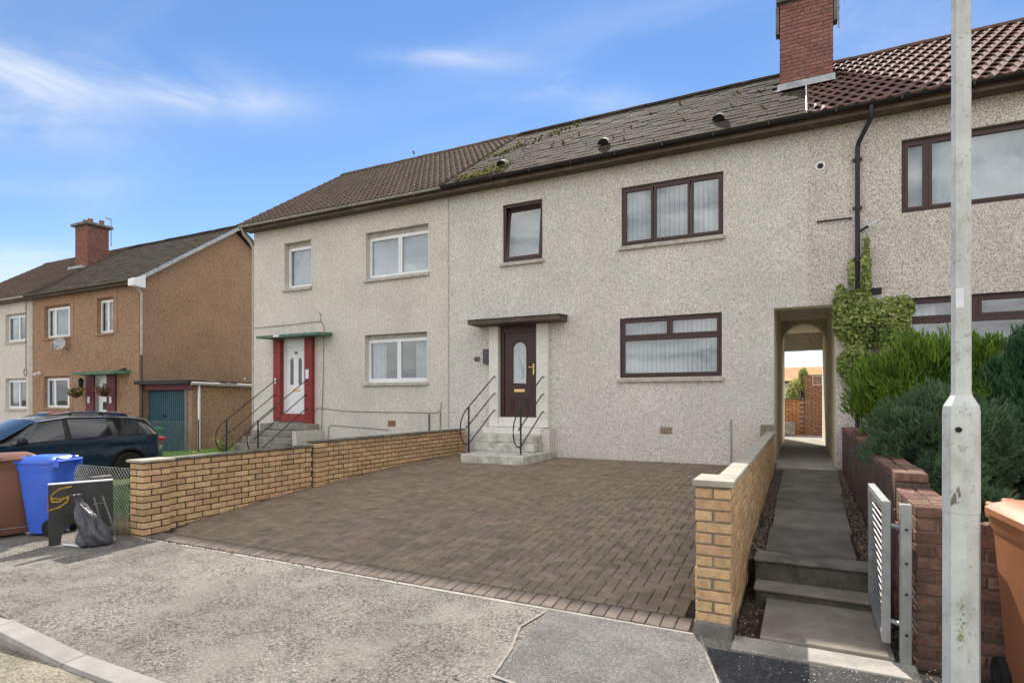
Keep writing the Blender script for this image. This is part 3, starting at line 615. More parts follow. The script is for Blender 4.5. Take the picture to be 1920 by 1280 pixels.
def roof_tiles(house, x0, x1, kind, m, width, deckm, y_eave=10.85, y_ridge=14.9, zf=roof_z, objs=300, back=18.95, skip=None, expo=.3, ox=0):
    pitch = math.atan((zf(y_ridge) - zf(y_eave)) / (y_ridge - y_eave))
    b = MB(); zr = zf(y_ridge)
    b.add([(x0, y_eave, zf(y_eave) - .03), (x1, y_eave, zf(y_eave) - .03), (x1, y_ridge, zr - .03), (x0, y_ridge, zr - .03), (x1, back, zf(y_eave) - .03), (x0, back, zf(y_eave) - .03)], [(0, 1, 2, 3), (3, 2, 4, 5)])
    b.add([(x0, y_eave, zf(y_eave) - .1), (x1, y_eave, zf(y_eave) - .1), (x1, y_ridge, zr - .1), (x0, y_ridge, zr - .1), (x1, back, zf(y_eave) - .1), (x0, back, zf(y_eave) - .1)], [(0, 1, 2, 3), (3, 2, 4, 5)])
    for xx_ in (x0, x1): b.add([(xx_, y_eave, zf(y_eave) - .1), (xx_, y_eave, zf(y_eave) - .03), (xx_, y_ridge, zr - .03), (xx_, back, zf(y_eave) - .03), (xx_, back, zf(y_eave) - .1), (xx_, y_ridge, zr - .1)], [(0, 1, 2, 5), (5, 2, 3, 4)])
    roof = b.build('roof', deckm, house)
    def prof(u):
        if kind == 'pan': return .019 * math.sin(2 * math.pi * (u + .1)) + .006 * math.sin(4 * math.pi * u)
        if kind == 'roman':
            v = (u * 2) % 1; return .024 * max(0, math.sin(math.pi * min(1, v / .5))) if v < .5 else 0
        return 0
    n = {'pan': 8, 'roman': 12, 'flat': 1}[kind]; ln = expo + .06; th = .02
    def tile_geo(j=0):
        vs = []; w = width * (1.0 if kind != 'flat' else .985)
        for (yy, zz) in ((-.012, (.011 if kind == 'flat' else .026)), (ln, .002)):
            for i in range(n + 1): vs.append((w * i / n, yy, zz + prof(i / n)))
        for i in range(n + 1): vs.append((w * i / n, -.012, (.002 if kind == 'flat' else .026 - th) + prof(i / n) * .9))
        k = n + 1
        fs = [(i, i + 1, k + i + 1, k + i) for i in range(n)] + [(2 * k + i, 2 * k + i + 1, i + 1, i) for i in range(n)]
        fs += [(0, k, 2 * k), (n, 2 * k + n, k + n)]
        return vs, fs
    vs, fs = tile_geo(); tb = MB(); tb.add(vs, fs); tme = tb.mesh('roof_tile', m, smooth=(kind != 'flat'))
    SL = math.hypot(y_ridge - y_eave, zf(y_ridge) - zf(y_eave)); rows = int(SL / expo); T = []; CL = []
    for r in range(rows + 1):
        s = -.06 + r * expo; off = (width / 2 if (kind in ('flat', 'pan') and r % 2) else 0) + ox
        x = x0 - off
        while x < x1 - .05:
            if x >= x0 - .06 and x + width <= x1 + .02: T.append((x, s, r))
            elif min(x + width, x1) - max(x, x0) > .03: CL.append((max(x, x0), min(x + width, x1), s))
            x += width
    T = [t for t in T if not (skip and skip(t[0] + width / 2, y_eave + (t[1] + .15) * math.cos(pitch)))]
    T.sort(key=lambda t: (t[0]) ** 2 + (y_eave + t[1] * math.cos(pitch)) ** 2 if t[0] + width < 5.5 else 1e6)
    sb = MB()
    for q, (x, s, r) in enumerate(T):
        loc = Vector((x, y_eave + s * math.cos(pitch), zf(y_eave) + s * math.sin(pitch) + (random.gauss(0, .003) if kind == 'flat' else 0)))
        rx = pitch + random.gauss(0, .005 if kind == 'flat' else .003)
        if q < objs: place('roof_tile', tme, roof, loc, (rx, random.gauss(0, .006 if kind == 'flat' else .001), random.gauss(0, .004 if kind == 'flat' else .002)))
        else:
            M = Matrix.Translation(loc) @ Matrix.Rotation(rx, 4, 'X'); sb.add([M @ Vector(v) for v in vs], fs)
    for (xa_, xb_, s) in CL:
        if skip and skip((xa_ + xb_) / 2, y_eave + (s + .15) * math.cos(pitch)): continue
        M = Matrix.Translation((xa_, y_eave + s * math.cos(pitch), zf(y_eave) + s * math.sin(pitch))) @ Matrix.Rotation(pitch, 4, 'X') @ Matrix.Diagonal(((xb_ - xa_) / width, 1, 1, 1)); sb.add([M @ Vector(v) for v in vs], fs)
    if sb.f: stuff(sb.build('far_roof_tiles', m, roof, kind != 'flat'))
    # ridge
    x = x0; q = MB(); nn = 8
    vs = [(xx_, math.cos(a) * .12, math.sin(a) * .10) for xx_ in (0, .445) for a in [math.pi * i / nn for i in range(nn + 1)]]
    q.add(vs, [(i, i + 1, i + nn + 2, i + nn + 1) for i in range(nn)] + [tuple(range(nn + 1)), tuple(range(nn + 1, 2 * nn + 2))]); rme = q.mesh('ridge_tile', m, True)
    while x < x1 - .1:
        place('ridge_tile', rme, roof, (x, y_ridge, zr - .045 + random.gauss(0, .003)), (0, random.gauss(0, .006), 0)); x += .45
    return roof
def eaves(house, x0, x1, Y=11.2, z=6.2, yf=10.93, m=None):
    b = MB(); b.box(x0, x1, yf, Y - .002, z, z + .018); b.build('soffit', m or m_fascia, house)
    b = MB(); b.box(x0, x1, yf - .022, yf - .002, z - .012, z + .13); b.build('fascia', m or m_fascia, house)
def gable(house, x0, x1, m, name='gable_wall', y0=11.2, y1=18.6, z0=-.5, ze=6.35, yr=14.9, zr=9.0):
    b = MB(); b.prism([(y0, z0), (y1, z0), (y1, ze), (yr, zr), (y0, ze)], x0, x1, 'x'); return b.build(name, m, house)
def brick_pilaster(house, x0, x1, y0, y1, z0, z1, m, name='pilaster'):
    b = MB(); b.box(x0 + .006, x1 - .006, y0 + .006, y1, z0, z1); p = b.build(name, m, house)
    q = MB(); w = x1 - x0; q.cbox(0, w, 0, .05, .003, .072, .004); me = q.mesh('brick', m)
    q2 = MB(); q2.cbox(0, w / 2 - .003, 0, .05, .003, .072, .004); me2 = q2.mesh('brick', m)
    z = z0; k = 0
    while z + .075 <= z1 + .01:
        if k % 2: place('brick', me, p, (x0, y0, z))
        else: place('brick', me2, p, (x0, y0, z)); place('brick', me2, p, (x0 + w / 2 + .003, y0, z))
        z += .075; k += 1
    return p
def handrail(house, X, yatt, ypost, zatt, zpost, zb, bow=.32, name='handrail', ptop=0):
    b = MB(); r = .0125
    h = thing('tmp', (0, 0, 0), None, None); bpy.data.objects.remove(h)
    dz = .365; drop = zatt - zpost
    rails = []
    pb = MB(); pb.tube([(X, ypost, zb), (X, ypost, zpost + ptop)], .019, 8); post = pb.build(name, m_iron, house, True)
    def rail(za, zp, ext):
        d = Vector((0, ypost - yatt, zp - za)).normalized(); start = Vector((X, yatt, za))
        return [start + Vector((0, .02, 0)), start + Vector((0, -.05, 0)), start + Vector((0, -.11, -.03))]
    t = MB()
    top = rail(zatt, zpost, 0) + [Vector((X, ypost, zpost))] + bez((X, ypost, zpost), (X, ypost - .22, zpost - .11), (X, ypost - bow - .03, zpost - .30), (X, ypost - bow, zpost - .48), 8)[1:] + bez((X, ypost - bow, zpost - .48), (X, ypost - bow + .02, zpost - .68), (X, ypost - .18, zpost - .76), (X, ypost, zpost - .74), 8)[1:]
    t.tube(top, r, 8); t.build('rail', m_iron, post, True)
    t = MB(); e = Vector((X, ypost - .10, zpost - dz - .055)); t.tube(rail(zatt - dz, zpost - dz, 0) + [Vector((X, ypost, zpost - dz)), e], r, 8); t.build('rail', m_iron, post, True)
    t = MB(); t.tube(rail(zatt - 2 * dz, zpost - .74, 0) + [Vector((X, ypost, zpost - .74))], r, 8); t.build('rail', m_iron, post, True)

# ---- main house (middle of the terrace)
HM = thing('terraced_house', (-3.6, 11.2, .3), 'cream harled middle terrace house with dark brown windows and door', 'house', 'houses of the terrace')
ops_m = [(-3.185, -1.28, 4.595, 5.75), (-3.22, -1.305, 2.0, 3.172), (-5.83, -4.885, 4.55, 5.805), (-.438, .11, -1, 3.18, 0), (-5.89, -4.98, 1.0, 3.18, 0)]
b = MB(); wall_sheet(b, -7.235, .1, -.3, 6.35, 11.2, ops_m); wm = b.build('wall', m_harl, HM)
b = MB(); b.box(-7.2, -.75, 18.3, 18.6, -.2, 6.35); b.box(-.75, .1, 18.3, 18.6, 2.97, 6.35); b.build('back_wall', m_harl, HM)
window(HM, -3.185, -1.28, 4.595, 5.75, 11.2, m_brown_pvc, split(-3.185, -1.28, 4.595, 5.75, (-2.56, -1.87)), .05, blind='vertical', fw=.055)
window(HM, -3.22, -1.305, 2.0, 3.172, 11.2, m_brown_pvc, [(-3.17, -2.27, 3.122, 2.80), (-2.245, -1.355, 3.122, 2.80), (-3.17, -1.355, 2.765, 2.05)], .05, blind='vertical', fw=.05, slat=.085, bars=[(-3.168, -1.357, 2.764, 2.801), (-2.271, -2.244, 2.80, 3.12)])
# small landing window with its sash hung a little open
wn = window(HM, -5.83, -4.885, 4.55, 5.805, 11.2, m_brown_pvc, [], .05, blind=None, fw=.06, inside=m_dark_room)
sb = MB(); w_, h_ = .825, 1.13
for q in ((0, w_, h_ - .05, h_), (0, w_, 0, .06), (0, .05, .06, h_ - .05), (w_ - .05, w_, .06, h_ - .05)): sb.box(q[0], q[1], 0, .045, q[2], q[3])
place('sash', sb.mesh('sash', m_brown_pvc), wn, (-5.77, 11.238, 4.612), (R(-6.5), 0, 0))
gp = MB(); gp.box(.045, w_ - .045, .018, .026, .055, h_ - .045); place('pane', gp.mesh('pane', m_glass), wn, (-5.77, 11.238, 4.612), (R(-6.5), 0, 0))
nc = MB(); nc.box(-5.85, -4.87, 11.60, 11.604, 4.5, 5.85); nc.build('net_curtain', m_net, wn)
# door and surround
brick_pilaster(HM, -6.115, -5.888, 11.09, 11.22, .985, 3.165, m_white_brick)
brick_pilaster(HM, -4.982, -4.716, 11.09, 11.22, .985, 3.165, m_white_brick)
b = MB(); b.cbox(-5.886, -4.984, 11.10, 11.4, .985, 1.195, .006); b.build('door_sill', m_white_brick, HM)
b = MB()
b.box(-5.884, -4.986, 11.2, 11.27, 3.02, 3.178); b.box(-5.884, -5.80, 11.2, 11.27, 1.2, 3.02); b.box(-5.06, -4.986, 11.2, 11.27, 1.2, 3.02); b.box(-5.80, -5.06, 11.205, 11.27, 1.2, 1.23)
door = b.build('door', m_brown_pvc, HM)
cx, gw = -5.43, .155
def arch_poly(cx, hw, zb, zs, n=14): return [(cx - hw, zb), (cx + hw, zb)] + [(cx + hw * math.cos(math.pi * i / n), zs + hw * math.sin(math.pi * i / n)) for i in range(n + 1)]
leaf = MB(); x0, x1, z0, z1 = -5.797, -5.063, 1.232, 3.018; ap = arch_poly(cx, gw, 1.93, 2.66)
# leaf panel with the arched light cut out: fan of quads from the arch to the leaf outline
def ring(inner, outer, y, b):
    n = len(inner); b.add([(p[0], y, p[1]) for p in inner] + [(p[0], y, p[1]) for p in outer], [(i, (i + 1) % n, (i + 1) % n + n, i + n) for i in range(n)])
out = []
for p in ap:
    dx, dz = p[0] - cx, p[1] - 2.3; k = min(((x1 if dx > 0 else x0) - cx) / dx if abs(dx) > 1e-4 else 9e9, ((z1 if dz > 0 else z0) - 2.3) / dz if abs(dz) > 1e-4 else 9e9)
    out.append((cx + dx * k, 2.3 + dz * k))
leaf.box(x0, x1, 11.228, 11.262, z0, 1.90); leaf.box(x0, cx - gw - .03, 11.228, 11.262, 1.90, z1); leaf.box(cx + gw + .03, x1, 11.228, 11.262, 1.90, z1)
hp = arch_poly(cx, gw, 1.93, 2.66)
nA = 14; vs = []; 
for i in range(nA + 1):
    a = math.pi * i / nA; vs += [(cx + gw * math.cos(a), 11.228, 2.66 + gw * math.sin(a)), (cx + (gw + .03) * math.cos(a) if abs(math.cos(a)) > .98 else max(cx - gw - .03, min(cx + gw + .03, cx + 2 * gw * math.cos(a))), 11.228, z1 if 0 < i < nA else 2.66)]
leaf.add(vs, [(2 * i, 2 * i + 1, 2 * i + 3, 2 * i + 2) for i in range(nA)])
leaf.add([(cx - gw - .03, 11.228, 2.66), (cx - gw - .03, 11.228, z1), vs[2 * (nA - 1) + 1]], [(0, 1, 2)]); leaf.add([(cx + gw + .03, 11.228, 2.66), (cx + gw + .03, 11.228, z1), vs[3]], [(0, 1, 2)])
for sx in (-1, 1): leaf.add([(cx + sx * gw, 11.228, 1.90), (cx + sx * (gw + .03), 11.228, 1.90), (cx + sx * (gw + .03), 11.228, 2.66), (cx + sx * gw, 11.228, 2.66)], [(0, 1, 2, 3)])
lf = leaf.build('leaf', m_brown_pvc, door)
b = MB(); pts = [(p[0], 11.226, p[1]) for p in arch_poly(cx, gw + .012, 1.915, 2.66)]; b.tube(pts + [pts[0]], .014, 6); b.build('glazing_bead', m_brown_pvc, door)
b = MB(); b.add([(p[0], 11.243, p[1]) for p in arch_poly(cx, gw + .01, 1.9, 2.66)], [tuple(range(17))]); b.build('pane', m_frost, door)
# leaded flower sprig in the light
b = MB()
for k in range(3): b.tube(bez((cx + .03 + .03 * k, 11.24, 2.02), (cx + .09, 11.24, 2.25 + .05 * k), (cx - .02 + .03 * k, 11.24, 2.4), (cx - .05 + .06 * k, 11.24, 2.55 - .12 * k), 8), .004, 5)
for (dx, dz) in ((.06, 2.58), (-.06, 2.36), (-.03, 2.08), (.04, 2.3), (.08, 2.08)): b.box(cx + dx - .02, cx + dx + .02, 11.236, 11.242, dz - .012, dz + .012, )
b.build('leaded_sprig', m_lead, door)
b = MB()
for off in (0, .035, .07):
    a, c, d, e = -5.64 + off, -5.22 - off, 1.32 + off, 1.64 - off
    for q in ((a, c, d, d + .012), (a, c, e - .012, e), (a, a + .012, d + .012, e - .012), (c - .012, c, d + .012, e - .012)): b.box(q[0], q[1], 11.218, 11.23, q[2], q[3])
b.build('door_panel', m_brown_pvc, door)
b = MB(); b.cbox(-5.56, -5.30, 11.208, 11.229, 1.735, 1.80, .005); b.build('letter_plate', m_brass, door)
b = MB(); b.cbox(-5.115, -5.08, 11.212, 11.229, 2.10, 2.34, .004); b.tube([(-5.098, 11.19, 2.26), (-5.21, 11.185, 2.26)], .011, 8); b.tube([(-5.098, 11.22, 2.26), (-5.098, 11.185, 2.26)], .011, 8); b.build('handle', m_brass, door, True)
b = MB(); b.prism([(10.7, 3.175), (11.21, 3.175), (11.21, 3.30), (10.7, 3.262)], -6.42, -4.33, 'x'); cn = b.build('canopy', m_fascia, HM)
b = MB(); b.prism([(10.685, 3.266), (11.21, 3.304), (11.21, 3.316), (10.685, 3.278)], -6.44, -4.31, 'x'); b.build('canopy_felt', m_trim, cn)
# steps
for (x0, x1, y0, y1, z0, z1, m) in ((-5.92, -4.57, 9.6, 11.19, .1, .52, m_step), (-6.08, -4.74, 10.42, 11.19, .521, .68, m_step), (-6.13, -4.79, 10.68, 11.19, .681, .84, m_step), (-6.17, -4.79, 10.90, 11.085, .841, .98, m_white_brick)):
    b = MB(); b.cbox(x0, x1, y0, y1, z0, z1, .012); b.build('step', m, HM)
b = MB(); b.box(-4.78, -4.60, 10.9, 11.19, .25, .97); b.build('step_cheek', m_harl, HM)
handrail(HM, -5.955, 11.09, 9.97, 2.07, 1.43, .52); handrail(HM, -4.81, 11.09, 9.99, 2.05, 1.41, .52)
# wall fittings
b = MB(); b.cbox(-6.27, -6.125, 11.09, 11.2, 2.36, 2.68, .01); bx = b.build('post_box', mat('grey_post_box', (.07, .07, .075), .4, .1), HM)
text_mesh('house_number', '88', .15, m_black, HM, (-6.47, 11.19, 2.47), (R(90), 0, 0), .006)
m_cope_dd = mat('air_brick_slot', (.20, .15, .11), .95, .1)
def air_brick(house, X, Y, z, m=m_clay):
    b = MB(); b.box(X - .115, X + .115, Y - .006, Y + .02, z - .07, z + .07); a = b.build('air_brick', m, house)
    for i in range(4):
        for j in range(2): q = MB(); q.box(X - .10 + i * .052, X - .066 + i * .052, Y - .012, Y - .004, z - .05 + j * .055, z - .015 + j * .055); q.build('slot', m_cope_dd, a)
air_brick(HM, -2.31, 11.2, .985, mat('buff_air_brick', (.34, .27, .19), .95, .15, 20))
b = MB(); b.tube([(-1.145, 11.185, .36), (-1.145, 11.185, 1.22)], .012, 6); b.build('conduit', m_galv, HM)
# roof
def skipc(x, y): return -.45 < x < .62 and 12.95 < y < 14.25
ROOF_M = roof_tiles(HM, -7.15, .07, 'flat', m_tile_m, .33, m_tile_m, skip=skipc)
eaves(HM, -7.235, .1)
gutter(HM, -7.2, .1, 10.86, 6.335, m_black, .07)
b = MB(); b.cbox(-.03, .075, 10.86, 13.0, 0, .012, .004); 
def roof_vent(X, Y):
    b = MB(); z = roof_z(Y) + .03; M = Matrix.Translation((X, Y, z)) @ Matrix.Rotation(PITCH, 4, 'X')
    n = 8; vs = []
    for (yy, rr) in ((-.16, .125), (0.0, .11), (.2, .03)):
        for i in range(n + 1): a = math.pi * i / n; vs.append(M @ Vector((math.cos(a) * rr, yy, math.sin(a) * rr * .95)))
    k = n + 1; b.add(vs, [(r * k + i, r * k + i + 1, (r + 1) * k + i + 1, (r + 1) * k + i) for r in range(2) for i in range(n)]); v = b.build('roof_vent', m_conc, ROOF_M, True)
    b = MB(); b.add([M @ Vector((math.cos(math.pi * i / n) * .105, -.135, math.sin(math.pi * i / n) * .095)) for i in range(n + 1)], [tuple(range(n + 1))]); b.build('vent_mouth', m_trim, ROOF_M)
for X, Y in ((-5.98, 11.55), (-3.64, 11.6), (-1.4, 11.62)): roof_vent(X, Y)
pts = []
for _ in range(260):
    if random.random() < .5: X = random.gauss(-6.35, .3); Y = 10.9 + abs(random.gauss(0, .35))
    elif random.random() < .6: t = random.random(); X = -7.0 + 1.7 * t + random.gauss(0, .1); Y = 12.6 + 1.9 * t + random.gauss(0, .1)
    else: X = random.uniform(-7, 0); Y = 10.9 + random.random() * 3.6
    if -7.1 < X < 0: pts.append((X, Y, roof_z(Y) + .03))
rocks('moss', m_moss, pts, ROOF_M, .012, .04)
# chimney straddling main and right roofs
CH = MB(); CH.box(-.395, .555, 13.008, 14.2, 7.0, 9.62); ch = CH.build('chimney', m_mortar_r, HM)
bme = MB(); bme.cbox(.005, .22, 0, .1, .005, .07, .005); bme = bme.mesh('brick', m_chim); hme = MB(); hme.cbox(.005, .107, 0, .1, .005, .07, .005); hme = hme.mesh('brick', m_chim)
sb = MB()
for k in range(33):
    z = 7.1 + k * .075; x = -.40
    seq = [.225] * 4 + [.06] if k % 2 == 0 else [.1125] + [.225] * 3 + [.1725]
    x = -.40
    for w in seq:
        wz = min(w, .5575 - x)
        if z > roof_z(13.0) - .1:
            if abs(wz - .225) < .001: place('brick', bme, ch, (x, 13.0, z))
            elif abs(wz - .1125) < .001: place('brick', hme, ch, (x, 13.0, z))
            else: q = MB(); q.cbox(.005, wz - .005, 0, .1, .005, .07, .004); place('brick', q.mesh('brick', m_chim), ch, (x, 13.0, z))
        x += w
    for side in (0, 1):
        y = 13.11 + (.1 if k % 2 else 0)
        while y < 14.1:
            X0, X1 = ((-.405, -.33) if side == 0 else (.49, .562)); sb.cbox(X0, X1, y + .005, y + .22, z + .005, z + .07, .005); y += .225
stuff(sb.build('side_bricks', m_chim, ch))
b = MB(); b.cbox(-.465, .625, 12.93, 14.28, 9.622, 9.72, .01); b.build('chimney_cap', m_conc_d, ch)
for X in (-.12, .30):
    b = MB(); b.lathe([(.13, 0), (.13, .1), (.10, .16), (.105, .42), (.125, .44), (.125, .5), (.09, .5)], 14, Matrix.Translation((X, 13.6, 9.72))); b.build('chimney_pot', m_clay, ch, True)
for X0, X1 in ((-.475, -.412), (.568, .635)): b = MB(); b.box(X0, X1, 13.03, 13.22, 9.04, 9.60); b.build('side_slab', m_conc_d, ch)
b = MB(); z = roof_z(13.0); b.add([(-.43, 12.985, z + .16), (.59, 12.985, z + .16), (.59, 12.98, z + .04), (.62, 12.80, z - .06), (-.47, 12.80, z - .06), (-.45, 12.98, z + .04)], [(0, 1, 2, 5), (5, 2, 3, 4)]); b.build('flashing', m_lead, ch)
b = MB(); b.tube([(.66, 13.1, 8.9), (.66, 13.1, 10.6)], .014, 6); b.tube([(.57, 13.1, 9.3), (.66, 13.1, 9.3)], .012, 6); b.tube([(.66, 13.1, 10.3), (.95, 12.7, 10.42)], .008, 6)
for i in range(5): p = Vector((.66, 13.1, 10.3)).lerp(Vector((.95, 12.7, 10.42)), .2 + i * .2); b.tube([p + Vector((.1, .08, 0)), p - Vector((.1, .08, 0))], .004, 5)
b.tube([(.66, 13.1, 9.75), (.76, 13.05, 9.3)], .004, 5); b.build('aerial', m_galv, ch)

# ---- passage through the terrace
b = MB(); b.box(-.62, -.438, 11.206, 18.6, .1, 3.6); b.box(.524, .72, 11.206, 18.6, .1, 3.6); b.box(-.62, .72, 11.206, 18.6, 3.45, 3.6); b.box(-.437, .523, 11.206, 11.5, 3.18, 3.449); b.box(-.437, .523, 18.35, 18.6, 2.97, 3.449)
ps = b.build('passage', m_cream, HM)
b = MB(); apl = arch_poly(.043, .475, .44, 2.9); ya_, yb_ = 15.4, 15.75
top = [(-.437 + (.96) * i / 16, 3.449) for i in range(17)]
arc = [(.043 - .475 * math.cos(math.pi * i / 16), 2.9 + .475 * math.sin(math.pi * i / 16)) for i in range(17)]
for y in (ya_, yb_): b.add([(p[0], y, p[1]) for p in arc] + [(p[0], y, p[1]) for p in top], [(i, i + 1, i + 18, i + 17) for i in range(16)])
b.add([(p[0], ya_, p[1]) for p in arc] + [(p[0], yb_, p[1]) for p in arc], [(i, i + 1, i + 18, i + 17) for i in range(16)])
b.build('arch', m_cream, ps, True)
struct(grid('passage_floor', [-.437, .523], fr(11.19, 18.6, 6), lambda x, y: .44, m_conc))

m_step_l = mat('old_concrete_step', (.265, .25, .215), .93, .14, 5, .15, bump=.3, bscale=80, dirt=(.13, .125, .10), dscale=3, dthr=(.45, .7), dstr=.6)
# ---- left terrace house
HL = thing('terraced_house', (-10.4, 11.2, .2), 'pale harled end terrace house with white windows and red door pilasters', 'house', 'houses of the terrace')
ops_l = [(-9.65, -7.785, 4.55, 5.69), (-9.685, -7.82, 2.0, 3.165), (-12.46, -11.49, 4.55, 5.77), (-12.5, -11.62, 1.0, 3.18, 0)]
b = MB(); wall_sheet(b, -13.638, -7.236, -.5, 6.35, 11.205, ops_l); b.build('wall', m_harl_l, HL)
gable(HL, -13.64, -13.4, m_harl_l, y0=11.207, zr=8.95)
b = MB(); b.box(-13.39, -7.2, 18.3, 18.595, -.3, 6.35); b.build('back_wall', m_harl_l, HL)
window(HL, -9.65, -7.785, 4.55, 5.69, 11.205, m_white, split(-9.65, -7.785, 4.55, 5.59, (-8.69,), .05, .012), .13, blind='net', fw=.055, top_gap=.10, bars=[(-8.703, -8.677, 4.6, 5.54)])
window(HL, -9.685, -7.82, 2.0, 3.165, 11.205, m_white, split(-9.685, -7.82, 2.0, 3.065, (-8.72,), .05, .012), .13, blind='sides', fw=.055, top_gap=.10, bars=[(-8.733, -8.707, 2.05, 3.01)])
window(HL, -12.46, -11.49, 4.55, 5.77, 11.205, m_white, split(-12.46, -11.49, 4.55, 5.67, (), .05), .15, blind='net', fw=.055, top_gap=.10)
brick_pilaster(HL, -12.763, -12.502, 11.09, 11.22, 1.0, 3.20, m_red_brick_paint); brick_pilaster(HL, -11.618, -11.357, 11.09, 11.22, .84, 3.20, m_red_brick_paint)
b = MB(); b.cbox(-12.5, -11.62, 11.10, 11.4, 1.0, 1.19, .006); b.build('door_sill', m_red_brick_paint, HL)
b = MB(); b.box(-12.498, -11.622, 11.22, 11.29, 2.98, 3.178); b.box(-12.498, -12.40, 11.22, 11.29, 1.195, 2.98); b.box(-11.70, -11.622, 11.22, 11.29, 1.195, 2.98); dl = b.build('door', m_white, HL)
b = MB(); b.box(-12.398, -11.702, 11.245, 11.28, 1.2, 2.978); b.build('leaf', m_white, dl)
for X in (-12.22, -11.92):
    q = MB(); q.box(X - .055, X + .055, 11.238, 11.25, 1.98, 2.62); q.box(X - .04, X + .04, 11.238, 11.25, 2.62, 2.68); q.build('pane', m_carglass, dl)
b = MB(); b.cbox(-12.18, -11.93, 11.225, 11.246, 1.80, 1.865, .004); b.build('letter_plate', m_brass, dl)
b = MB()
for q in ((-12.34, -11.78, 1.28, 1.295), (-12.34, -11.78, 1.70, 1.715), (-12.34, -12.325, 1.28, 1.70), (-11.795, -11.78, 1.28, 1.70)): b.box(q[0], q[1], 11.238, 11.247, q[2], q[3])
b.build('door_panel', m_white, dl)
text_mesh('house_number', '86', .12, m_black, dl, (-12.06, 11.24, 2.82), (R(90), 0, 0), .003)
b = MB(); b.cbox(-11.56, -11.45, 11.076, 11.089, 2.12, 2.36, .002); b.build('notice', m_poster, HL)
b = MB(); b.cbox(-12.68, -12.63, 11.06, 11.089, 2.0, 2.15, .005); b.build('door_bell', m_white, HL)
b = MB(); b.prism([(10.7, 3.19), (11.205, 3.21), (11.205, 3.30), (10.7, 3.255)], -12.95, -10.75, 'x'); cn = b.build('canopy', m_green, HL)
b = MB(); b.box(-12.3, -12.1, 10.692, 10.699, 3.2, 3.25); b.build('canopy_badge', m_poster, cn)
for i, (y0, z1) in enumerate(((9.75, .30), (10.02, .46), (10.28, .62), (10.53, .78), (10.78, .95))):
    b = MB(); b.cbox(-12.95 + .05 * (i > 2), -11.2 - .12 * (i % 2), y0, 11.19, -.3 if i == 0 else z1 - .159, z1, .012); b.build('step', m_step_l, HL)
b = MB(); b.box(-11.19, -11.05, 10.3, 11.19, -.1, .80); b.build('step_cheek', m_harl_l, HL)
handrail(HL, -12.63, 11.09, 9.58, 2.07, 1.08, .0, .30); handrail(HL, -11.5, 11.09, 9.56, 2.06, 1.08, .1, .30)
air_brick(HL, -8.85, 11.205, 1.0)
b = MB(); wp = [(-13.63, 3.56), (-12.4, 3.57), (-11.3, 3.60), (-11.08, 3.58), (-11.02, 3.45), (-11.04, 2.4), (-11.08, 1.3), (-11.12, .6)]
b.tube([(x, 11.185, z) for x, z in wp], .007, 5); b.tube([(-11.15, 11.185, 3.6), (-11.13, 11.185, 3.78), (-11.2, 11.185, 3.83)], .008, 5); b.build('cable', m_fascia, HL)
b = MB(); b.tube([(x, 11.185, z) for x, z in ((-11.35, 1.30), (-11.2, 1.36), (-10.2, 1.28), (-8.6, 1.27), (-7.55, 1.27), (-7.43, 1.33), (-7.42, 1.52))], .0065, 5); b.tube([(-7.44, 11.185, 1.3), (-7.45, 11.185, .7)], .008, 5); b.tube([(x, 11.185, z) for x, z in ((-10.9, .4), (-10.85, .88), (-10.75, .92), (-9.3, .86), (-8.9, .84))], .0065, 5); b.tube([(-7.75, 11.18, .7), (-7.75, 11.18, 1.24)], .016, 6); b.build('cable', m_fascia, HL)
b = MB(); b.box(-7.233, -7.213, 11.186, 11.203, .2, 6.2); b.build('joint_bead', m_sill, HL)
roof_tiles(HL, -13.82, -7.16, 'roman', m_tile_l, .33, m_tile_l)
eaves(HL, -13.75, -7.236, yf=10.93); gutter(HL, -13.78, -7.2, 10.86, 6.33, m_gut_w, .06)
b = MB(); b.tube([(-13.72, 10.86, 6.28), (-13.72, 10.95, 6.1), (-13.73, 11.15, 5.95), (-13.73, 11.25, 5.8), (-13.73, 11.25, 0)], .035, 8); b.build('downpipe', m_gut_w, HL, True)
b = MB(); b.tube([(-10.9, 14.9, 9.0), (-10.9, 14.9, 9.32)], .012, 6); b.tube([(-10.9, 14.9, 9.3), (-10.86, 14.8, 9.36)], .03, 6); b.build('roof_finial', m_galv, HL)

# ---- right terrace house
HR = thing('terraced_house', (3.8, 11.2, .4), 'coarsely pebbledashed right terrace house with red pantile roof and brown windows', 'house', 'houses of the terrace')
XR = 7.6
ops_r = [(1.445, 3.42, 4.58, 5.762), (1.48, 4.10, 1.95, 3.20), (.0, .524, -1, 3.18, 0)]
b = MB(); wall_sheet(b, .1, XR, -.3, 6.35, 11.195, ops_r); b.build('wall', m_harl_r, HR)
gable(HR, XR - .25, XR, m_harl_r, y0=11.197, zr=8.95)
b = MB(); b.box(.101, .73, 18.3, 18.595, 2.972, 6.35); b.box(.73, XR - .26, 18.3, 18.595, -.2, 6.35); b.build('back_wall', m_harl_r, HR)
window(HR, 1.445, 3.42, 4.58, 5.762, 11.195, m_brown_pvc, split(1.445, 3.42, 4.58, 5.762, (1.80,), .055, .02), .07, blind='net', fw=.06, sill=False, bars=[(1.779, 1.821, 4.63, 5.71)])
window(HR, 1.48, 4.10, 1.95, 3.20, 11.195, m_brown_pvc, [(1.53, 2.38, 3.15, 2.87), (2.45, 4.05, 3.15, 2.87), (1.53, 4.05, 2.83, 2.0)], .07, blind='sides', fw=.055, sill=True, bars=[(1.532, 4.048, 2.829, 2.871), (2.379, 2.451, 2.87, 3.148)])
def skipr(x, y): return x < .66 and 12.95 < y < 14.25
rr_ = roof_tiles(HR, .085, XR + .15, 'pan', m_tile_r, .225, m_tile_r, skip=skipr)
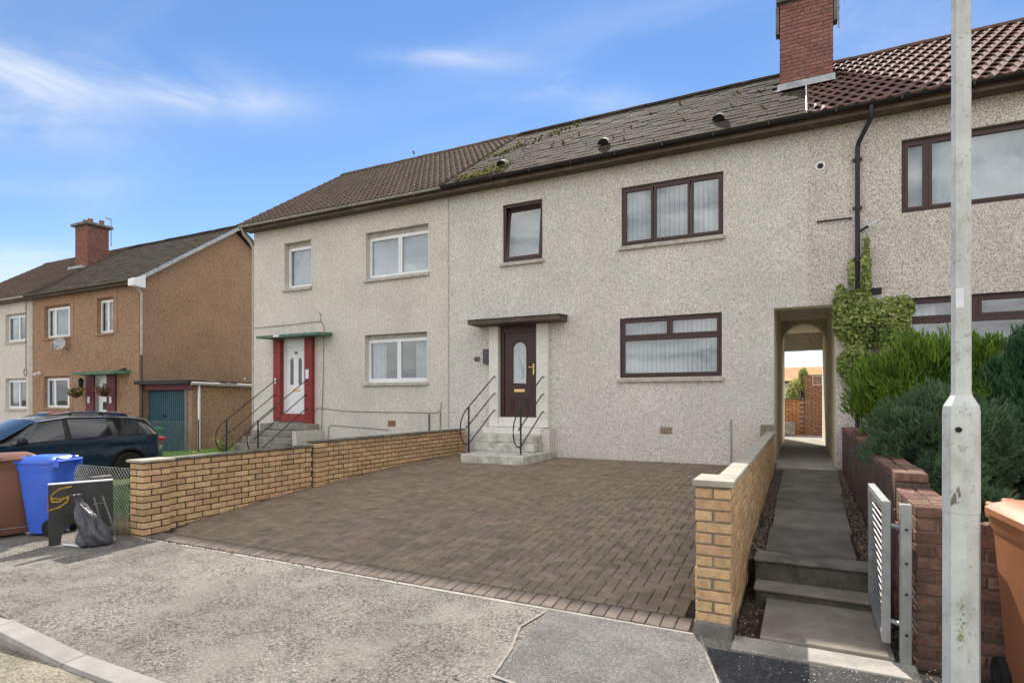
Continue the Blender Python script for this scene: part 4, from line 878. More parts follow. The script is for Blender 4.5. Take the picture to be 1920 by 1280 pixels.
b = MB(); M = Matrix.Translation((.075, 10.8, roof_z(10.8))) @ Matrix.Rotation(PITCH, 4, 'X'); b.cbox(-.008, .012, 0, 2.6, -.05, .06, .003, M); b.build('verge_strip', m_white, rr_)
eaves(HR, .1, XR + .1, Y=11.193); gutter(HR, .102, XR + .15, 10.86, 6.335, m_black, .07)
b = MB(); b.tube([(1.0, 10.86, 6.3), (1.0, 10.86, 6.16), (1.0, 10.88, 6.10), (.84, 11.10, 5.80), (.828, 11.125, 5.72), (.828, 11.125, .5)], .036, 10); dp = b.build('downpipe', m_black, HR, True)
for z in (5.55, 4.75, 3.9): q = MB(); q.tube([(.828, 11.125, z - .03), (.828, 11.125, z + .03)], .043, 10); q.box(.76, .896, 11.15, 11.19, z - .02, z + .02); q.build('pipe_clip', m_black, dp)
b = MB(); b.tube([(.84, 11.12, 4.33), (.92, 11.10, 4.38), (.99, 11.08, 4.41)], .022, 8); b.build('branch', m_black, dp); b = MB(); b.tube([(.98, 11.08, 4.405), (1.13, 11.03, 4.47)], .022, 8); b.build('overflow_pipe', m_blind, dp)
b = MB(); b.lathe([(.075, 0), (.078, .012), (.05, .018), (.045, .0)], 20, Matrix.Translation((.285, 11.195, 5.55)) @ Matrix.Rotation(R(90), 4, 'X')); v = b.build('wall_vent', m_white, HR, True)
b = MB(); b.lathe([(.045, 0), (.045, .012)], 16, Matrix.Translation((.285, 11.195, 5.55)) @ Matrix.Rotation(R(90), 4, 'X')); b.build('vent_mouth', m_trim, HR)
b = MB(); b.tube([(.25, 11.16, 4.60), (.735, 11.16, 4.595)], .014, 6); b.tube([(.25, 11.2, 4.60), (.25, 11.15, 4.60)], .018, 6); b.tube([(.735, 11.2, 4.595), (.735, 11.15, 4.595)], .018, 6); b.build('wall_bar', m_iron, HR)
b = MB(); b.box(.98, 1.17, 11.15, 11.19, 3.30, 3.40)
for i in range(4): b.box(.985 + i * .045, 1.02 + i * .045, 11.143, 11.15, 3.31, 3.39)
b.build('air_brick', m_trim, HR)

# ---- brown semi across the gap, and its grey neighbour
def bz(Y): return 5.93 + .70 * (Y - 12.5)
HB = thing('semi_detached_house', (-25.3, 12.8, -.35), 'brown harled house with white windows and plain brown gable', 'house', 'houses across the gap')
XJ = -29.0
ops_b = [(-28.05, -26.15, 4.12, 5.42), (-24.25, -23.22, 4.12, 5.46), (-28.1, -26.2, 1.25, 2.53), (-24.40, -23.55, .3, 2.5, 0)]
b = MB(); wall_sheet(b, XJ, -21.6, -.7, 5.95, 12.8, ops_b, .2); b.build('wall', m_harl_b, HB)
gable(HB, -21.85, -21.6, m_harl_b, y0=12.802, y1=20.8, z0=-.7, ze=5.95, yr=16.8, zr=8.72)
b = MB(); b.box(XJ, -21.85, 20.5, 20.8, -.7, 5.95); b.build('back_wall', m_harl_b, HB)
for (a, c, d, e, cuts) in ((-28.05, -26.15, 4.12, 5.42, (-27.45, -26.45)), (-24.25, -23.22, 4.12, 5.46, (-23.72,)), (-28.1, -26.2, 1.25, 2.53, (-27.5, -26.5))):
    window(HB, a, c, d, e, 12.8, m_white, split(a, c, d, e - .06, cuts, .055, .012), .12, blind='sides' if a < -25 else None, fw=.06, top_gap=.06, sillm=m_smooth_b, gapm=m_smooth_b, bars=[(q_ - .013, q_ + .013, d + .05, e - .11) for q_ in cuts])
def surround(a, c, d, e, top):
    b = MB(); b.box(a - .26, a - .02, 12.785, 12.805, d - .09, top); b.box(c + .02, c + .26, 12.785, 12.805, d - .09, top); b.box(a - .02, c + .02, 12.785, 12.805, e + .02, top); b.build('smooth_band', m_smooth_b, HB)
surround(-28.05, -26.15, 4.12, 5.42, 5.8); surround(-24.25, -23.22, 4.12, 5.46, 5.8); surround(-28.1, -26.2, 1.25, 2.53, 2.85)
b = MB(); b.box(-24.39, -23.56, 12.92, 12.97, .3, 2.5); db = b.build('door', m_white, HB)
b = MB(); b.box(-24.1, -23.85, 12.905, 12.918, 1.2, 1.5); b.box(-24.1, -23.85, 12.905, 12.918, 1.7, 2.2); b.build('pane', m_carglass, db)
b = MB(); b.box(-24.95, -24.41, 12.74, 12.80, .0, 2.5); b.build('pilaster', m_maroon, HB); b = MB(); b.box(-23.55, -23.0, 12.74, 12.80, .0, 2.5); b.build('pilaster', m_maroon, HB)
b = MB(); b.prism([(12.25, 2.52), (12.8, 2.52), (12.8, 2.68), (12.25, 2.60)], -25.0, -22.15, 'x'); b.build('canopy', m_green, HB)
for X in (-24.7, -23.25): b = MB(); b.cbox(X - .06, X + .06, 12.70, 12.739, 1.45, 1.7, .01); b.build('post_box', m_poster, HB)
roof_tiles(HB, XJ, -21.28, 'flat', m_tile_m, .3, m_tile_m, 12.5, 16.8, bz, 0, 21.0)
b = MB(); b.prism([(12.42, bz(12.42) - .16), (16.8, bz(16.8) - .16), (16.8, bz(16.8) + .0), (12.42, bz(12.42) - .0)], -21.30, -21.26, 'x'); b.build('barge_board', m_lead, HB)
b = MB(); b.prism([(12.40, 5.66), (12.82, 5.62), (12.82, 6.10), (12.40, 5.90)], -21.60, -21.255, 'x'); b.build('eave_box_end', m_white, HB)
b = MB(); b.prism([(16.8, bz(16.8) - .16), (21.0, bz(12.6) - .16), (21.0, bz(12.6)), (16.8, bz(16.8))], -21.30, -21.26, 'x'); b.build('barge_board', m_fascia, HB)
eaves(HB, XJ, -21.3, 12.8, 5.78, 12.55); gutter(HB, XJ, -21.35, 12.48, 5.90, m_fascia, .06)
b = MB(); b.tube([(-21.5, 12.5, 5.85), (-21.45, 12.6, 5.65), (-21.4, 12.76, 5.45), (-21.4, 12.76, 5.3), (-21.4, 12.76, 3.2)], .04, 8); b.build('downpipe', m_gut_w, HB, True)
b = MB(); b.tube([(-21.4, 12.76, 3.2), (-21.4, 12.76, -.3)], .045, 8); b.build('downpipe', m_fascia, HB, True)
b = MB(); b.box(-30.2, -29.2, 15.0, 15.9, 6.9, 9.6); cb_ = b.build('chimney', m_mortar_r, HB)
sb = MB()
for k in range(34):
    z = 7.0 + k * .075; o_ = (k % 2) * .1125
    x = -30.21 - (0 if not o_ else 0); segs = [0, .225, .45, .675, .9, 1.02] if k % 2 == 0 else [0, .1125, .3375, .5625, .7875, 1.02]
    for i in range(5): sb.box(x + segs[i] + .004, x + segs[i + 1] - .004, 14.985, 15.05, z + .005, z + .07); sb.box(-29.26, -29.185, 14.99 + segs[i] * .89 + .004, 14.99 + segs[i + 1] * .89 - .004, z + .005, z + .07)
stuff(sb.build('chimney_bricks', m_chim, cb_))
b = MB(); b.cbox(-30.35, -29.05, 14.86, 16.04, 9.6, 9.72, .01); b.build('chimney_cap', m_conc_d, cb_)
for X, Y in ((-29.95, 15.3), (-29.55, 15.3), (-29.4, 15.7)): b = MB(); b.lathe([(.12, 0), (.1, .1), (.11, .25), (.08, .25)], 12, Matrix.Translation((X, Y, 9.72))); b.build('chimney_pot', m_clay, cb_, True)
b = MB(); b.box(-30.25, -29.15, 14.7, 14.984, bz(14.85) - .02, bz(14.85) + .1); b.build('flashing', m_lead, cb_)
b = MB(); b.tube([(-29.1, 15.95, 8.8), (-29.1, 15.95, 10.1)], .02, 5); b.tube([(-29.1, 15.95, 10.05), (-29.1, 15.7, 10.1)], .03, 5); b.build('aerial', m_galv, cb_)
HG = thing('semi_detached_house', (-32.6, 12.8, -.35), 'pale grey harled house at the left edge joined to the brown house', 'house', 'houses across the gap')
ops_g = [(-31.3, -29.55, 4.10, 5.3), (-31.3, -29.55, 1.2, 2.5)]
b = MB(); wall_sheet(b, -36.5, XJ - .001, -.7, 5.95, 12.8, ops_g, .2); b.build('wall', m_harl_l, HG); gable(HG, -36.5, -36.25, m_harl_l, y0=12.802, y1=20.8, z0=-.7, ze=5.95, yr=16.8, zr=8.72)
for (a, c, d, e) in ops_g: window(HG, a, c, d, e, 12.8, m_white, split(a, c, d, e - .06, (-30.35,), .055, .012), .12, fw=.06, top_gap=.06, blind='sides', bars=[(-30.363, -30.337, d + .05, e - .11)])
b = MB(); b.box(XJ - .32, XJ - .003, 12.785, 12.803, -.5, 5.9); b.build('smooth_band', m_sill, HG)
roof_tiles(HG, -36.7, XJ - .01, 'roman', m_tile_l, .33, m_tile_l, 12.5, 16.8, bz, 0, 21.0)
eaves(HG, -36.5, XJ, 12.8, 5.78, 12.55); gutter(HG, -36.6, XJ, 12.48, 5.90, m_gut_w, .06)
b = MB(); b.tube([(-29.5, 12.77, 5.8), (-29.5, 12.77, 2.9)], .012, 5); b.tube([(-29.55 + .12 * math.cos(a), 12.77, 2.75 + .16 * math.sin(a)) for a in [i * math.pi / 6 for i in range(13)]], .012, 5); b.build('cable', m_fascia, HG)

# ---- garage
GA = thing('garage', (-20.2, 12.9, -.4), 'small brown harled garage with teal ribbed door beside the brown gable', 'garage')
b = MB(); wall_sheet(b, -21.58, -18.7, -.6, 2.05, 12.86, [(-21.40, -19.12, -.6, 1.92)], .25); b.box(-18.95, -18.70, 12.87, 18.5, -.6, 2.05); b.box(-21.5, -18.7, 18.25, 18.5, -.6, 2.05); b.build('wall', m_harl_b, GA)
b = MB(); b.box(-19.10, -18.93, 12.842, 12.856, -.6, 1.92); b.box(-21.56, -21.42, 12.842, 12.856, -.6, 1.92); b.box(-21.56, -18.93, 12.842, 12.856, 1.92, 2.0); b.build('smooth_band', m_conc_d, GA)
b = MB(); b.box(-21.39, -19.13, 13.02, 13.06, -.5, 1.90); gd = b.build('garage_door', m_gdoor, GA)
q = MB(); q.prism([(0, 13.02), (.02, 12.995), (.07, 12.995), (.09, 13.02)], -.48, 1.88, 'z'); rib = q.mesh('rib', m_gdoor)
for i in range(20): place('rib', rib, gd, (-21.36 + i * .1105, 0, 0))
b = MB(); b.lathe([(.05, 0), (.05, .02), (.02, .05)], 10, Matrix.Translation((-20.4, 12.99, 1.0)) @ Matrix.Rotation(R(90), 4, 'X')); b.build('handle', m_trim, gd)
b = MB(); b.prism([(12.6, 2.12), (18.6, 2.05), (18.6, 2.17), (12.6, 2.25)], -21.6, -18.55, 'x'); b.build('roof', m_trim, GA); b = MB(); b.box(-21.58, -18.6, 12.8, 12.84, 1.93, 2.115); b.build('fascia', m_maroon, GA)
b = MB(); b.tube([(-18.52, 12.7, 2.13), (-18.52, 18.5, 2.06)], .06, 8); b.build('gutter', m_gut_w, GA); b = MB(); b.tube([(-18.62, 13.05, 2.1), (-18.62, 13.05, -.35)], .045, 8); b.build('downpipe', m_white, GA)

# ---- fittings on the brown house
def dish():
    t = thing('satellite_dish', (-26.36, 12.6, 3.7), 'small grey satellite dish below the upper window of the brown house', 'satellite dish')
    b = MB(); b.lathe([(.02, 0), (.16, .02), (.25, .06), (.25, .065), (.16, .03), (.02, .01)], 18, Matrix.Translation((-26.36, 12.55, 3.8)) @ Matrix.Rotation(R(78), 4, 'X') @ Matrix.Rotation(R(25), 4, 'Y')); b.build('reflector', m_lead, t, True)
    b = MB(); b.tube([(-26.36, 12.79, 3.6), (-26.36, 12.62, 3.7)], .02, 6); b.tube([(-26.36, 12.6, 3.66), (-26.30, 12.25, 3.74)], .012, 6); b.cbox(-26.34, -26.26, 12.2, 12.28, 3.71, 3.79, .01); b.build('arm', m_galv, t)
dish()
def basket(X, Y, z, fl, label):
    t = thing('hanging_basket', (X, Y, z), label, 'hanging basket', 'hanging baskets by the brown house door')
    b = MB(); b.lathe([(.03, -.2), (.12, -.16), (.2, -.02), (.2, 0), (.05, .01)], 14, Matrix.Translation((X, Y, z))); b.build('basket', m_bark, t, True)
    b = MB()
    for k in range(3): a = k * 2.1; b.tube([(X + .2 * math.cos(a), Y + .2 * math.sin(a), z), (X, Y, z + .55)], .006, 4)
    b.build('chain', m_galv, t)
    lm = leafmat('basket_leaf', [(.03, .07, .02), (.07, .14, .03), (.12, .2, .05)]); b = MB(); f = MB()
    for k in range(420):
        a = random.random() * 6.3; rr = .26 * math.sqrt(random.random()); p = Vector((X + rr * math.cos(a), Y + rr * math.sin(a), z + random.uniform(-.14, .18) * (1.2 - rr * 2))); s_ = random.uniform(.025, .05)
        M = Matrix.Translation(p) @ Matrix.Rotation(random.random() * 6.3, 4, 'Z') @ Matrix.Rotation(random.random() * 3, 4, 'X')
        (f if random.random() < .22 and fl else b).add([M @ Vector(v) for v in ((-s_ / 2, 0, 0), (0, -s_, 0), (s_ / 2, 0, 0), (0, s_, 0))], [(0, 1, 2, 3)])
    b.build('foliage', lm, t)
    if fl: f.build('flowers', fl, t)
basket(-24.95, 12.4, 1.85, mat('orange_flowers', (.7, .32, .03), .6), 'hanging basket of orange flowers left of the brown house door')
basket(-23.08, 12.35, 1.9, mat('pink_flowers', (.62, .05, .22), .6), 'hanging basket of pink flowers right of the brown house door')
def scam(X, m, label, cat):
    t = thing('security_camera', (X, 12.7, 2.65), label, cat); b = MB(); b.cbox(X - .05, X + .05, 12.72, 12.79, 2.60, 2.75, .01); b.build('bracket', m, t); b = MB(); b.tube([(X, 12.72, 2.68), (X + .12, 12.52, 2.62)], .05, 10); b.build('housing', m, t, True)
scam(-28.38, m_white, 'small white camera high beside the lower brown house window', 'camera'); scam(-22.45, m_trim, 'small black camera beside the green canopy of the brown house', 'camera')
t = thing('wall_lantern', (-24.98, 12.6, 2.1), 'black wall lantern beside the brown house door', 'lantern')
b = MB(); b.lathe([(.03, 0), (.07, .03), (.09, .25), (.11, .27), (.02, .38)], 8, Matrix.Translation((-24.9, 12.55, 2.05))); b.build('lantern_body', m_trim, t); b = MB(); b.tube([(-24.9, 12.74, 2.0), (-24.9, 12.55, 2.03)], .015, 6); b.build('arm', m_trim, t)

# ================================================================ GARDEN WALLS
class Bricks:   # noqa
    """collects bricks (x0,x1,y0,y1,z) then builds the nearest 300 as pieces and the rest as one part"""
    def __init__(s, parent, m): s.p = parent; s.m = m; s.L = []; s.cache = {}
    def add(s, x0, x1, y0, y1, z, h=.062, pri=0): s.L.append((x0, x1, y0, y1, z, h, pri))
    def done(s, limit=300, name='brick', jit=.0025):
        s.L.sort(key=lambda q: q[6] + math.hypot((q[0] + q[1]) / 2, (q[2] + q[3]) / 2)); sb = MB()
        for i, (x0, x1, y0, y1, z, h, _) in enumerate(s.L):
            w, l = x1 - x0, y1 - y0; c = Vector(((x0 + x1) / 2 + random.gauss(0, jit), (y0 + y1) / 2 + random.gauss(0, jit * .5), z))
            if i < limit:
                k = (round(w, 3), round(l, 3), round(h, 3))
                if k not in s.cache: q = MB(); q.cbox(-w / 2 + (.002 if w > .08 else 0), w / 2 - (.002 if w > .08 else 0), -l / 2 + .002, l / 2 - .002, 0, h, .005); s.cache[k] = q.mesh(name, s.m)
                place(name, s.cache[k], s.p, c, (0, 0, random.gauss(0, .004)))
            else: sb.cbox(c.x - w / 2, c.x + w / 2, c.y - l / 2, c.y + l / 2, z, z + h, .004)
        if sb.f: stuff(sb.build('far_bricks', s.m, s.p))
J = .01
def pier(B, x0, x1, y0, z0, n):        # one brick wide (X), one and a half deep (Y)
    for k in range(n):
        z = z0 + k * .075; xm = (x0 + x1) / 2
        if k % 2 == 0:
            B.add(x0, xm - J / 2, y0, y0 + .215, z); B.add(xm + J / 2, x1, y0, y0 + .215, z); B.add(x0, x1, y0 + .225, y0 + .3275, z)
        else:
            B.add(x0, x1, y0, y0 + .1025, z); B.add(x0, xm - J / 2, y0 + .1125, y0 + .3275, z); B.add(xm + J / 2, x1, y0 + .1125, y0 + .3275, z)
def run(B, x0, x1, y0, y1, z0, n, zf=None, pri=0):      # half-brick wall along Y, stretcher bond
    for k in range(n):
        z = z0 + k * .075; y = y0 - (.1125 if k % 2 else 0)
        while y < y1 - .02:
            a, c = max(y, y0), min(y + .215, y1)
            if c - a > .04 and (zf is None or z + .065 > zf(c) - .02): B.add(x0, x1, a, c, z, pri=pri)
            y += .225
WL = thing('garden_wall', (-6.79, 4.0, 0), 'long buff brick garden wall left of the block paved drive', 'wall')
b = MB(); b.box(-6.833, -6.75, 4.3, 6.62, -.1, .83); b.box(-6.833, -6.75, 6.62, 11.1, -.1, .885); b.box(-6.92, -6.70, 4.01, 4.318, -.1, .84); b.box(-6.89, -6.705, 6.63, 6.82, -.1, .88); b.build('mortar_core', m_mortar_g, WL)
B = Bricks(WL, m_brick_y)
pier(B, -6.93, -6.69, 4.0, -.055, 12)
run(B, -6.8425, -6.74, 4.337, 6.605, -.055, 12, drive_z); run(B, -6.8425, -6.74, 6.84, 10.86, -.0, 12, drive_z)
for k in range(12):
    z = -.0 + k * .075
    if z + .07 > drive_z(6.7): B.add(-6.90, -6.69, 6.617, 6.835, z)
for k in range(12):
    z = -.0 + k * .075
    if z + .07 > drive_z(11): B.add(-6.90, -6.69, 10.87, 11.08, z)
B.done(300)
def coping(parent, x0, x1, y0, y1, z, m, th=.03, seg=.9):
    y = y0
    while y < y1 - .05:
        e = min(y + seg, y1); q = MB(); q.cbox(x0, x1, y + .002, e - .002, z, z + th, .006); q.build('coping_stone', m, parent); y = e
m_cope_d = mat('weathered_coping', (.15, .14, .115), .95, .2, 6, .1, bump=.3, bscale=70, dirt=(.27, .255, .22), dscale=3, dthr=(.5, .7), dstr=.6)
m_cope_l = mat('pale_coping', (.36, .335, .28), .92, .12, 6, .15, bump=.3, bscale=80, dirt=(.24, .22, .17), dscale=3, dthr=(.5, .7), dstr=.6)
coping(WL, -6.96, -6.66, 3.97, 4.37, .846, m_cope_l); coping(WL, -6.875, -6.715, 4.37, 6.60, .846, m_cope_d); coping(WL, -6.88, -6.71, 6.60, 11.1, .90, m_cope_d)

WRt = thing('garden_wall', (-.46, 4.0, 0), 'buff brick garden wall with pale coping between drive and path', 'wall')
b = MB(); b.box(-.503, -.42, 4.3, 10.75, -.1, .985); b.box(-.627, -.42, 4.012, 4.318, -.1, .985); b.box(-.63, -.42, 10.76, 11.1, 0, 1.13); b.build('mortar_core', mat('pale_mortar', (.23, .20, .155), .97, .12, 12, .1, bump=.2), WRt)
B = Bricks(WRt, m_brick_y); pier(B, -.637, -.41, 4.0, .012, 13); run(B, -.5125, -.41, 4.335, 10.76, .012, 13)
for k in range(15): B.add(-.635, -.41, 10.77, 11.1, .012 + k * .075)
B.done(300)
coping(WRt, -.652, -.392, 3.978, 4.35, .99, m_cope_l, .042); coping(WRt, -.53, -.392, 4.352, 10.75, .99, m_cope_l, .042)
b = MB(); b.cbox(-.645, -.405, 3.985, 4.33, -.06, .10, .015); b.build('pier_base', m_conc_d, WRt)

WRd = thing('garden_wall', (.71, 4.15, 0), 'stepped red garden wall of spalled brick and roughcast right of the path', 'wall')
b = MB(); b.box(.61, .81, 4.13, 4.97, -.1, .92); b.build('mortar_core', m_mortar_r, WRd)
B = Bricks(WRd, m_brick_r)
for k in range(13):
    z = -.03 + k * .075
    if k % 2 == 0:
        B.add(.60, .8225, 4.12, 4.2225, z)
        y = 4.2325
        while y < 4.97: B.add(.60, .7025, y, min(y + .215, 4.98), z); B.add(.7125, .8225, y, min(y + .215, 4.98), z); y += .225
    else:
        y = 4.12
        while y < 4.97: B.add(.60, .7025, y, min(y + .215, 4.98), z); B.add(.7125, .8225, y, min(y + .215, 4.98), z); y += .225
# front return towards the right
for k in range(12):
    z = -.03 + k * .075; x = .8325 + (.1125 if k % 2 else 0)
    if k % 2: B.add(.8325, .935, 4.13, 4.23, z)
    while x < 3.3: B.add(x, x + .215, 4.13, 4.2325, z); x += .225
b = MB(); b.box(.82, 3.3, 4.14, 4.225, -.1, .85); b.build('mortar_core', m_mortar_r, WRd)
b = MB(); b.box(.605, .815, 4.99, 7.0, -.1, .97); b.box(.61, .81, 7.0, 11.19, 0, 1.045); b.build('roughcast_face', m_rough_r, WRd)
y = 4.985
while y < 6.95: B.add(.60, .7025, y, y + .215, .975); B.add(.7125, .82, y, y + .215, .975); y += .225
y = 7.0
while y < 11.1: B.add(.60, .7025, y, min(y + .215, 11.18), 1.05); B.add(.7125, .82, y, min(y + .215, 11.18), 1.05); y += .225
for k in range(4): B.add(.60, .82, 4.98 - .012, 4.984, .935 + k * .01, .008) if 0 else None
for k in range(13): B.add(.606, .7025, 4.979, 4.988, -.03 + k * .075) if 0 else None
B.done(300, jit=.006)

# ================================================================ GATE, LAMP COLUMN
G = thing('garden_gate', (.46, 4.17, .06), 'galvanised metal gate with horizontal bars standing open beside the path', 'gate')
b = MB(); b.cbox(.44, .485, 4.17, 4.215, .085, .945, .003); b.cbox(.44, .485, 4.985, 5.03, .085, .945, .003); b.cbox(.441, .484, 4.215, 4.985, .90, .944, .003); b.cbox(.441, .484, 4.215, 4.985, .087, .13, .003); b.build('gate_frame', m_galv, G)
q = MB(); q.tube([(0, 4.21, 0), (0, 4.99, 0)], .0058, 8); gb = q.mesh('gate_bar', m_galv, True)
for i in range(17): place('gate_bar', gb, G, (.4625, 0, .167 + i * .0432))
b = MB(); b.tube([(.485, 4.19, .80), (.53, 4.14, .80)], .014, 8); b.build('hinge', m_galv, G); b = MB(); b.tube([(.485, 4.19, .22), (.53, 4.14, .22)], .014, 8); b.build('hinge', m_galv, G)
GP = thing('gate_post', (.55, 4.11, 0), 'galvanised square gate post against the red wall end', 'gate post')
b = MB(); b.cbox(.522, .580, 4.08, 4.138, -.05, .945, .004); gpo = b.build('post', m_galv, GP)
for z in (.18, .42, .60, .80): b = MB(); b.lathe([(.008, 0), (.008, .006), (.003, .008)], 8, Matrix.Translation((.551, 4.08, z)) @ Matrix.Rotation(R(90), 4, 'X')); b.build('bolt', m_trim, GP)

LP = thing('lamp_post', (.715, 3.6, -.02), 'pale grey steel lamp column with wide octagonal base on the pavement', 'lamp post')
def octo(prof, x, y, rot=R(22.5 + 26)): 
    b = MB(); b.lathe(prof, 8, Matrix.Translation((x, y, 0)) @ Matrix.Rotation(rot, 4, 'Z')); return b
o = octo([(.0795, -.1), (.078, 1.0)], .715, 3.6).build('base', m_lamp, LP)
octo([(.080, 1.001), (.079, 1.50), (.076, 1.53), (.0455, 1.585), (.0445, 1.60)], .715, 3.6).build('door_section', m_lamp, LP)
octo([(.0425, 1.60), (.040, 5.2)], .715, 3.6).build('shaft', m_lamp, LP)
def on_lamp(poly, rad, m, name, zc, yaw=None):
    """small flat mark on the facet of the column that faces the street"""
    yaw = yaw if yaw is not None else R(26 + 180 + 45 + 45 - 45 - 45)
    return None
fa = R(22.5 + 26)          # vertex angle offset; facet mid angles are fa + 22.5 + 45k
def facet(k, dist): 
    a = fa + R(22.5 + 45 * k); n = Vector((math.cos(a), math.sin(a), 0)); t_ = Vector((-n.y, n.x, 0)); c = Vector((.715, 3.6, 0)) + n * dist; return c, n, t_
best = max(range(8), key=lambda k: facet(k, 1)[1].dot(Vector((-.195, -.98, 0))))
def mark(name, poly, dist, m, parent=None):
    c, n, t_ = facet(best, dist); b = MB(); b.add([c + t_ * p[0] + Vector((0, 0, p[1])) for p in poly] + [c - n * .002 + t_ * p[0] + Vector((0, 0, p[1])) for p in poly], [tuple(range(len(poly)))] + [(i, (i + 1) % len(poly), (i + 1) % len(poly) + len(poly), i + len(poly)) for i in range(len(poly))]); return b.build(name, m, LP)
ap_ = math.cos(R(22.5))
mark('sticker_residue', [(-.022, 1.06), (.004, 1.09), (.012, 1.155), (-.002, 1.135)], .0905 * ap_ + .0008, m_lamp_dirt) if 0 else None
D1 = .0795 * ap_ + .0012
mark('sticker_residue', [(-.031, 1.035), (-.008, 1.058), (-.008, 1.085), (-.013, 1.108), (-.024, 1.09), (-.031, 1.07)], D1, m_lamp_dirt)
mark('sticker_residue', [(.000, 1.078), (.0095, 1.088), (.008, 1.105), (.004, 1.125), (.002, 1.140), (-.011, 1.118), (-.003, 1.10)], D1, m_lamp_dirt)
mark('sticker_residue', [(-.008, 1.052), (.004, 1.060), (.004, 1.063), (-.008, 1.056)], D1, m_lamp_dirt)
for k in range(34):
    px_, pz_ = random.gauss(.008, .007), random.gauss(.43, .065); r_ = random.uniform(.0015, .0055)
    mark('algae_speck', [(px_ + r_ * math.cos(a) * random.uniform(.5, 1), pz_ + r_ * 1.8 * math.sin(a) * random.uniform(.5, 1)) for a in [i * math.pi / 4 for i in range(8)]], 0.0784 * ap_ + .0022 + k * .00002, m_algae)
mark('reflective_sticker', [(-.016, 2.02), (.016, 2.02), (.016, 2.115), (-.016, 2.115)], .0422 * ap_ + .0012, m_poster)
c, n, t_ = facet(best, .079 * ap_); b = MB(); b.lathe([(.014, 0), (.014, .005), (.008, .005), (.008, .002)], 14, Matrix.Translation(c + Vector((0, 0, 1.415))) @ n.to_track_quat('Z', 'Y').to_matrix().to_4x4()); b.build('door_lock', m_trim, LP)
b = MB(); b.tube([(.715, 3.6, 5.2), (.70, 3.4, 5.42), (.66, 2.9, 5.5)], .03, 8); b.build('arm', m_lamp, LP, True)
b = MB(); b.cbox(.54, .76, 2.35, 2.95, 5.44, 5.56, .03); b.build('lantern', m_lamp, LP)

